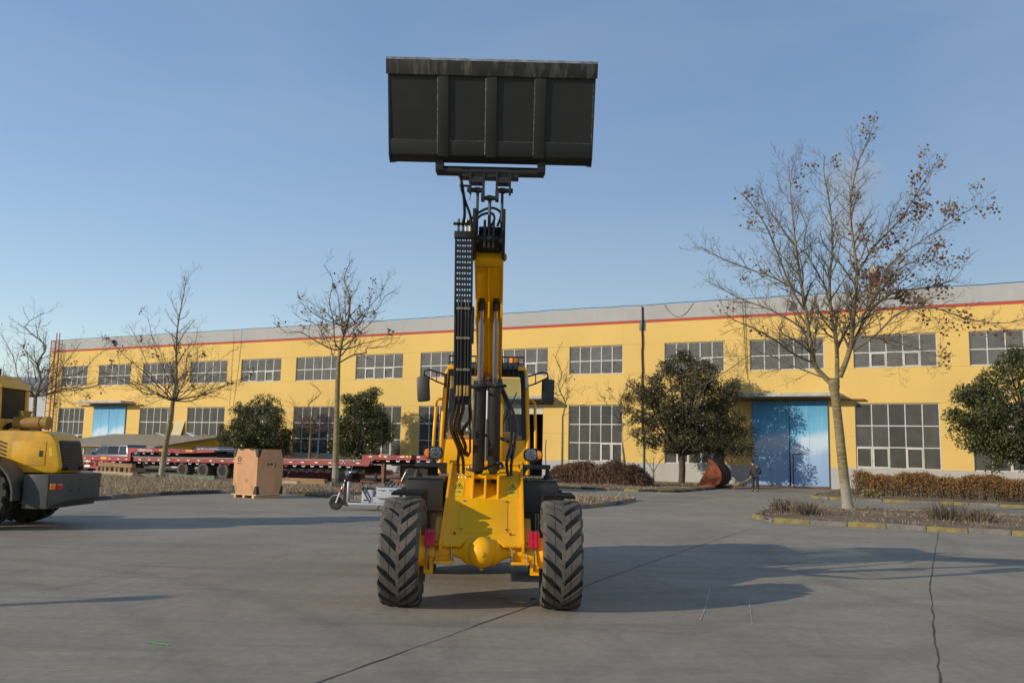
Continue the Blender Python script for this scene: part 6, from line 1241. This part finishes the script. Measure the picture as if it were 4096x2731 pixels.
# x = 0 at its tail, the machine runs towards -x; near side is y = -1
b = MB()
b.hexa([(-.50, -1.0, .42), (0, -1.0, .42), (0, 1.0, .42), (-.50, 1.0, .42), (-.50, -1.0, 1.09), (.0, -1.0, 1.10), (.0, 1.0, 1.10), (-.50, 1.0, 1.09)])
b.hexa([(0.001, -.99, .45), (.22, -.72, .58), (.22, .72, .58), (.001, .99, .45), (.001, -.99, 1.10), (.24, -.72, 1.10), (.24, .72, 1.10), (.001, .99, 1.10)])
b.build('counterweight', 'counterweight_grey', l2, bevel=.03)
for s in (-1, 1):
    lm = empty('tail_lamp', (.085, s*.885, .86), radians(-48.6*s), l2); MB().bb(-.11, -.01, -.035, .035, -.06, .06).build('amber_lens', 'amber', lm, bevel=.006); MB().bb(.01, .12, -.035, .035, -.06, .06).build('red_lens', 'red_lens', lm, bevel=.006)
for y, z in ((-.55, .98), (-.2, .98), (-.55, .78), (-.2, .78), (.3, .98)): MB().cyl((.20, y, z), (.242, y, z), .02, seg=8).build('bolt_hole', 'black_print', l2)
hp = [(-2.7, 1.10), (-.02, 1.10), (.02, 1.25), (-.10, 1.75), (-.22, 1.90), (-.45, 1.955), (-2.7, 1.98)]
MB().prism([(x-.06, z) for x, z in hp], -.56, .56, 'y').build('hood', OY, l2, bevel=.09)
MB().bb(-1.02, -.34, -.571, -.558, 1.26, 1.74).build('hood_door', OY, l2, bevel=.03); MB().bb(-.46, -.40, -.584, -.572, 1.44, 1.56).build('door_latch', 'plastic_black', l2)
for k in range(6): MB().box((-1.30, -.569, 1.36+.075*k), (.30, .02, .03), Matrix.Rotation(.35, 3, 'Y')).build('vent_slat', 'black_print', l2)
gr = empty('grille', (-.06, 0, 0), 0, l2)
MB().hexa([(.012, -.44, 1.16), (.012, .44, 1.16), (.045, .44, 1.16), (.045, -.44, 1.16), (-.11, -.42, 1.77), (-.11, .42, 1.77), (-.07, .42, 1.77), (-.07, -.42, 1.77)]).build('frame', 'plastic_black', gr, bevel=.02)
for k in range(9): z = 1.24+.058*k; x = .05-(z-1.16)*.19; MB().box((x, 0, z), (.02, .80, .024)).build('slat', 'dark_grey_paint', gr)
for y in (-.3, .3): MB().bb(.04, .06, y-.07, y+.07, 1.17, 1.24).build('lamp', 'lamp_glass', gr)
MB().add([(-.26, -.5625, 1.45), (-.20, -.5625, 1.45), (-.22, -.5625, 1.62), (-.28, -.5625, 1.62)], [(0, 1, 2, 3)]).build('warning_label', 'label_yellow', l2, smooth=0)
ac = empty('air_cleaner', (-.85, -.25, 2.12), 0, l2); MB().lathe([(.05, -.36), (.13, -.34), (.135, .20), (.12, .22), (.12, .30), (.14, .30), (.14, .36), (.05, .38)], 20, Matrix.Rotation(pi/2, 4, 'Y')).build('canister', 'brown_yellow', ac); MB().cyl((-.15, 0, .1), (-.15, 0, .24), .10, .13, seg=16).build('intake', 'brown_yellow', ac); MB().bb(-.2, .2, -.05, .05, -.18, -.1).build('bracket', 'plastic_black', ac)
MB().tube([(-1.1, -.3, 2.1), (-1.3, -.3, 2.05), (-1.4, -.25, 1.95)], .06, 10).build('intake_hose', 'hose', l2)
cb = empty('cab', (0, 0, 0), 0, l2)
for x, y in ((-1.42, -.52), (-1.42, .52), (-2.5, -.52), (-2.5, .52)): MB().tube([(x+.03, y, 1.9), (x-.03, y*.97, 2.95)], .06, 8).build('post', OY, cb)
MB().hexa([(-2.7, -.60, 2.86), (-1.32, -.58, 2.82), (-1.32, .58, 2.82), (-2.7, .60, 2.86), (-2.6, -.52, 3.14), (-1.55, -.48, 3.10), (-1.55, .48, 3.10), (-2.6, .52, 3.14)]).build('roof', OY, cb, bevel=.05)
MB().bb(-2.6, -1.40, -.54, .54, 1.6, 2.2).build('cab_base', OY, cb, bevel=.03)
for y in (-.53, .53): MB().add([(-2.45, y, 2.2), (-1.45, y, 2.2), (-1.48, y*.98, 2.85), (-2.45, y*.98, 2.85)], [(0, 1, 2, 3)]).build('side_window', 'car_glass', cb, smooth=0)
for x in (-1.40, -2.5): MB().add([(x, -.5, 2.2), (x, .5, 2.2), (x-.03, .48, 2.85), (x-.03, -.48, 2.85)], [(0, 1, 2, 3)]).build('end_window', 'car_glass', cb, smooth=0)
MB().bb(-2.1, -1.7, -.25, .25, 2.1, 2.55).build('seat', 'seat_blue', cb, bevel=.04); MB().box((-1.55, -.46, 3.15), (.12, .16, .14)).build('work_lamp', 'plastic_black', cb, bevel=.02); MB().bb(-2.4, -2.1, -.4, .2, 2.2, 2.4).build('console', 'plastic_black', cb)
T2 = tyre_mesh('tyre', .74, .55, .33, 17, 'rubber_dark', .06, .30); R2 = {s: rim_mesh('rim', .33, .55, OY, s) for s in (-1, 1)}
for x in (-1.42, -4.2):
    for s in (-1, 1):
        wv = empty('wheel', (x, s*.92, .74), pi/2, l2); obj('tyre', T2, wv).rotation_euler = (random.uniform(0, 6), 0, 0); obj('rim', R2[-s], wv)
    
for s in (-1, 1):
    a = np.linspace(-.1, 2.3, 12); MB().prism([(-1.42+.86*cos(t), .66+.80*sin(t)) for t in a] + [(-1.42+.82*cos(t), .66+.76*sin(t)) for t in a[::-1]], s*.92-.3, s*.92+.3, 'y').build('mudguard', 'counterweight_grey', l2, smooth=40)
MB().bb(-3.2, -.5, -.45, .45, .5, 1.3).build('rear_frame', 'counterweight_grey', l2, bevel=.02); MB().bb(-4.9, -3.2, -.4, .4, .5, 1.5).build('front_frame', OY, l2, bevel=.03)
for s in (-1, 1): MB().prism([(-3.5, 1.5), (-3.4, 1.75), (-5.2, 1.1), (-5.9, .45), (-6.0, .3), (-5.7, .3), (-5.0, .9)], s*.35-.05, s*.35+.05, 'y').build('lift_arm', OY, l2)
MB().prism([(-5.8, .1), (-7.0, .03), (-7.0, .05), (-5.85, .2), (-5.75, .6), (-6.0, 1.1), (-5.92, 1.12), (-5.62, .62), (-5.68, .2)], -1.25, 1.25, 'y').build('bucket', 'rust_dark', l2)

# ================================================================ rusty bucket by the wall
rb = tag(empty('loader_bucket', W(-13.1, 47.6, .08), -PHI-.03), 'rusty orange-brown loader bucket lying by the wall next to the sweeper', 'bucket')
rb.scale = (1.2, 1.2, 1.18)
pl = [(0, .03), (.14, .12), (.33, .48), (.62, .95), (.60, 1.33), (.86, 1.20), (1.05, .98), (1.2, .7), (1.22, .42), (1.10, .18), (.86, .02), (.45, .0)]
for y in (0, 1.6): MB().prism(pl, y, y+.03, 'y').build('side_plate', 'rust_bucket', rb)
MB().prism(pl[4:] + [(0, .03), (0, .05), (.45, .03), (.85, .05), (1.07, .2), (1.18, .43), (1.16, .69), (1.02, .95), (.84, 1.15), (.62, 1.28)], .03, 1.6, 'y').build('shell', 'rust_dark', rb)
MB().prism([(.0, .0), (.5, -.01), (.5, .012), (.0, .02)], -.06, 1.68, 'y').build('cutting_edge', 'rust_bucket', rb)
for y in (.2, .6, 1.0, 1.4): MB().prism([(1.06, 1.0), (1.25, .7), (1.27, .4), (1.14, .15), (1.18, .4), (1.18, .7)], y-.03, y+.03, 'y').build('rib', 'rust_dark', rb)
MB().box((.04, -.02, .10), (.16, .1, .08)).build('corner_tooth', 'straw', rb, bevel=.01)

# ================================================================ man sweeping
def skinned(name, J, edges, mt, parent, sub=2):
    me = bpy.data.meshes.new(name); keys = list(J); me.from_pydata([J[k][0] for k in keys], [(keys.index(a), keys.index(c)) for a, c in edges], [])
    o = obj(name, me, parent); md = o.modifiers.new('s', 'SKIN'); md.use_smooth_shade = True; md.branch_smoothing = .6
    for i, k in enumerate(keys): r = J[k][1]; me.skin_vertices[0].data[i].radius = (r, r) if not hasattr(r, '__len__') else r
    for i in range(len(keys)): me.skin_vertices[0].data[i].use_root = (i == 0)
    sb = o.modifiers.new('b', 'SUBSURF'); sb.levels = sub; sb.render_levels = sub
    bpy.context.view_layer.update(); me2 = bpy.data.meshes.new_from_object(o.evaluated_get(bpy.context.evaluated_depsgraph_get())); o.modifiers.clear(); o.data = me2; me2.materials.clear(); me2.materials.append(MAT[mt])
    me2.polygons.foreach_set('use_smooth', [True]*len(me2.polygons)); return o
pn_ = tag(empty('person', (12.78, 45.68, 0), radians(-20)), 'man in dark jacket and trousers sweeping with his back turned by the blue door', 'person')
# x right, y away; he faces away and to the left, stooping
J = dict(pel=((0, 0, .84), .12), ch=((-.03, .08, 1.12), .15), nk=((-.09, .12, 1.33), .055), hd=((-.13, .14, 1.41), .07), hd2=((-.14, .15, 1.50), .088), ft=((-.14, .15, 1.57), .06),
         ls=((-.20, .10, 1.24), .06), le=((-.27, .14, .98), .045), lw=((-.24, .22, .76), .032), lh=((-.235, .24, .70), .03), rs=((.15, .08, 1.25), .06), re=((.29, .12, 1.03), .045), rw=((.17, .26, .88), .032), rh=((.12, .29, .84), .03),
         lhip=((-.09, 0, .82), .085), lk=((-.11, .02, .45), .062), la=((-.12, 0, .09), .045), lt=((-.13, .12, .04), .035), rhip=((.09, 0, .82), .085), rk=((.11, .01, .45), .062), ra=((.12, 0, .09), .045), rtt=((.12, .12, .04), .035))
ED = [('pel', 'ch'), ('ch', 'nk'), ('nk', 'hd'), ('hd', 'hd2'), ('hd2', 'ft'), ('ch', 'ls'), ('ls', 'le'), ('le', 'lw'), ('lw', 'lh'), ('ch', 'rs'), ('rs', 're'), ('re', 'rw'), ('rw', 'rh'), ('pel', 'lhip'), ('lhip', 'lk'), ('lk', 'la'), ('la', 'lt'), ('pel', 'rhip'), ('rhip', 'rk'), ('rk', 'ra'), ('ra', 'rtt')]
skinned('body', J, ED, 'skin', pn_)
sub = lambda ks, g: {k: (J[k][0], J[k][1]*g + .012) for k in ks}
jk = sub(('ch', 'pel', 'ls', 'le', 'rs', 're'), 1.16); jk['lw'] = ((-.245, .20, .80), .048); jk['rw'] = ((.19, .24, .90), .048); jk['hem'] = ((0, 0, .76), .165); jk['pel'] = (J['pel'][0], .16); jk['col'] = ((-.08, .11, 1.27), .085)
skinned('jacket', jk, [('ch', 'pel'), ('pel', 'hem'), ('ch', 'col'), ('ch', 'ls'), ('ls', 'le'), ('le', 'lw'), ('ch', 'rs'), ('rs', 're'), ('re', 'rw')], 'jacket', pn_)
tr_ = sub(('pel', 'lhip', 'lk', 'rhip', 'rk'), 1.12); tr_['la'] = ((-.12, 0, .10), .068); tr_['ra'] = ((.12, 0, .10), .068)
skinned('trousers', tr_, [('pel', 'lhip'), ('lhip', 'lk'), ('lk', 'la'), ('pel', 'rhip'), ('rhip', 'rk'), ('rk', 'ra')], 'trousers', pn_)
for x in (-.125, .12): MB().ball((x, .07, .045), (.05, .14, .045), 12, 8).build('shoe', 'shoe', pn_, smooth=60)
MB().lathe([(.094*sin(t), .105*cos(t)) for t in np.linspace(.02, 1.75, 8)], 14, Matrix.Translation((-.135, .135, 1.515)) @ Matrix.Rotation(.5, 4, 'X')).build('hair', 'hair', pn_, smooth=60)
for s in (-1, 1): MB().ball((-.14+s*.086, .14, 1.49), (.014, .022, .032), 8, 6).build('ear', 'skin', pn_)
for hx, hy, hz in ((-.235, .24, .69), (.115, .295, .83)):
    b = MB()
    for k in range(5):
        o_ = Vector((hx-.03+.015*k, hy+.01, hz)); L = (.05, .062, .066, .06, .045)[k]
        b.tube([o_, o_ + Vector((.004, .03, -.02)), o_ + Vector((.008, .025, -.02-L*.5)), o_ + Vector((.012, -.005, -.03-L*.6))] if k else [Vector((hx-.035, hy-.01, hz+.01)), Vector((hx-.03, hy-.035, hz-.02)), Vector((hx-.01, hy-.03, hz-.05))], [.010, .009, .0085, .007] if k else [.011, .01, .008], 6)
    b.build('fingers', 'skin', pn_)
MB().ball((-.19, .20, 1.47), (.012, .016, .02), 8, 6).build('nose', 'skin', pn_)
bm_ = tag(empty('broom', (12.56, 45.83, .69), 0), 'straw broom with long handle held low by the sweeping man', 'broom')
MB().tube([(.28, .13, .18), (-.0, 0, 0), (-.38, -.12, -.26)], .016, 8).build('handle', 'pale_wood', bm_)
V = []; rg = np.random.default_rng(8)
for k in range(420):
    a = Vector((-.30, -.095, -.20)) + Vector(rg.normal(size=3)*.012); t = rg.uniform(.45, 1.); e = Vector((-1.02, -.33, -.64)) + Vector((rg.normal()*.10, rg.normal()*.10, abs(rg.normal())*.10)); q = a.lerp(e, t); sd = Vector(rg.normal(size=3)).cross(q-a).normalized()*.006; V += [a-sd, a+sd, q]
obj('bristles', np_mesh('bristles', [tuple(v) for v in V], 3, 'straw'), bm_)

# ================================================================ timber lying on the verge
def beam(name, u, v, z, L, d, h, rz, mt, label, group=None, cat='timber'):
    b = MB(); n = 5; vs = []
    for i in range(n+1):
        x = -L/2+L*i/n; vs.append([(x, -d/2+random.uniform(-.01, .01), 0), (x, d/2+random.uniform(-.01, .01), 0), (x, d/2+random.uniform(-.01, .01), h), (x, -d/2+random.uniform(-.01, .01), h+random.uniform(-.008, .008))])
    F = [p for r in vs for p in r]; fs = [(3, 2, 1, 0), tuple(4*n+i for i in range(4))] + [(4*i+j, 4*i+(j+1) % 4, 4*i+4+(j+1) % 4, 4*i+4+j) for i in range(n) for j in range(4)]
    b.add(F, fs); o = b.build(name, mt, None, smooth=0, bevel=.008, loc=W(u, v, z), rz=-PHI+rz); return tag(o, label, cat, group)
random.seed(9)
beam('timber_beam', -38.0, 30.3, .12, 3.1, .30, .22, -.05, 'weathered_wood', 'pale weathered beam at the bottom of the timber stack', None); beam('timber_beam', -38.0, 31.1, .12, 3.0, .28, .22, -.03, 'old_wood', 'bottom beam of the timber stack hidden behind the pale one')
for k in range(8): beam('timber_block', -39.2+.33*k+random.uniform(-.05, .05), 30.65, .345, .95, .17, .20, pi/2+random.uniform(-.06, .06), 'old_wood', 'short brown timber block laid crosswise in the timber stack', 'timber blocks in the stack')
beam('timber_beam', -38.05, 30.4, .56, 2.7, .22, .20, -.06, 'old_wood', 'long brown beam on top of the timber stack'); beam('timber_beam', -36.3, 30.6, .12, 1.2, .2, .16, .7, 'weathered_wood', 'loose short beam lying askew beside the timber stack')
beam('timber_beam', -32.9, 30.6, .10, 2.6, .22, .22, .15, 'green_wood', 'greenish beam lying in the grass before the trailer wheels'); beam('timber_beam', -26.6, 31.2, .10, 2.4, .26, .26, .1, 'old_wood', 'thick brown beam lying in the grass right of the crate'); beam('timber_beam', -27.0, 30.5, .10, 1.6, .18, .16, -.1, 'weathered_wood', 'thin pale beam lying before the thick brown one')

# ================================================================ far things
fs_ = tag(empty('storage_shed', (0, 0, 0)), 'white storage shed with grey roof far behind the hall corner', 'building')
MB().bb(-190, -66, 160, 200, 0, 11.4).build('wall', 'shed_white', fs_, smooth=0); MB().prism([(159, 11.4), (180, 15.0), (201, 11.4)], -191, -65, 'x').build('roof', 'shed_roof', fs_, smooth=0)
ch = tag(empty('chimney', (93., 220, 0)), 'tall red and cream banded chimney behind the hall roof', 'chimney')
for k, (z0, z1, mt_) in enumerate(((0, 38, 'chimney_red'), (38, 42, 'chimney_red'), (42, 45.8, 'chimney_cream'), (45.8, 49.4, 'chimney_red'), (49.4, 51.0, 'chimney_cream'))): MB().tube([(0, 0, z0), (0, 0, z1)], [1.9-.012*z0, 1.9-.012*z1], 20).build('band', mt_, ch, smooth=60)
bd_ = tag(empty('bird', W(-14.75, 50.4, 7.72)), 'small black bird perched on top of the dark evergreen', 'bird'); MB().ball((0, 0, .12), (.16, .10, .10), 12, 8).ball((-.12, 0, .22), .06, 10, 6).cyl((-.16, 0, .22), (-.24, 0, .21), .018, .003, 6).prism([(.10, .10), (.34, .02), (.34, .05), (.12, .16)], -.04, .04, 'y').tube([(0, .02, .05), (0, .02, -.04)], .008, 4).tube([(0, -.02, .05), (0, -.02, -.04)], .008, 4).build('body', 'bird', bd_, smooth=60)

# ================================================================ smoke from the chimney, drifting towards the left
m, nt, b = nodes('smoke'); nt.nodes.remove(b); pv = nt.nodes.new('ShaderNodeVolumePrincipled'); pv.inputs['Color'].default_value = (.92, .92, .93, 1); co = _coord(nt)
nn = _noise(nt, .16, 4, .6, co, .6); gr_ = nt.nodes.new('ShaderNodeTexGradient'); gr_.gradient_type = 'SPHERICAL'
ge = _coord(nt, 'Generated'); mp = nt.nodes.new('ShaderNodeMapping'); mp.inputs['Location'].default_value = (-1, -1, -1); mp.inputs['Scale'].default_value = (2, 2, 2); nt.links.new(ge, mp.inputs[0]); nt.links.new(mp.outputs[0], gr_.inputs[0])
dn = _math(nt, 'MULTIPLY', _math(nt, 'MAXIMUM', _math(nt, 'SUBTRACT', nn, .36), 0.), _math(nt, 'MULTIPLY', gr_.outputs[1], .55)); nt.links.new(dn, pv.inputs['Density']); nt.links.new(pv.outputs[0], nt.nodes['Material Output'].inputs['Volume'])
for k, (x, z, rx, rz_) in enumerate(((90.5, 55, 5, 5.5), (86, 63, 8, 8), (88, 74, 9, 9))):
    o = MB().ball((0, 0, 0), (rx, rx, rz_), 20, 12).build('smoke', 'smoke', None, loc=(x, 220, z)); tag(o, 'thin pale smoke drifting up from the banded chimney', 'smoke', 'smoke plume', 'stuff')

# unseen post added at the yard's edge to cast a long shadow into view
lp = tag(empty('shadow_post', (-13.9, 5.2, 0)), 'grey steel post added out of view to cast a long ground shadow', 'shadow post'); MB().tube([(0, 0, 0), (0, 0, 3.5)], [.11, .085], 14).build('pole', 'counterweight_grey', lp); MB().bb(-.2, .2, -.2, .2, 0, .03).build('base_plate', 'counterweight_grey', lp); MB().ball((0, 0, 3.62), (.17, .17, .16), 16, 10).build('top_ball', 'shed_white', lp)
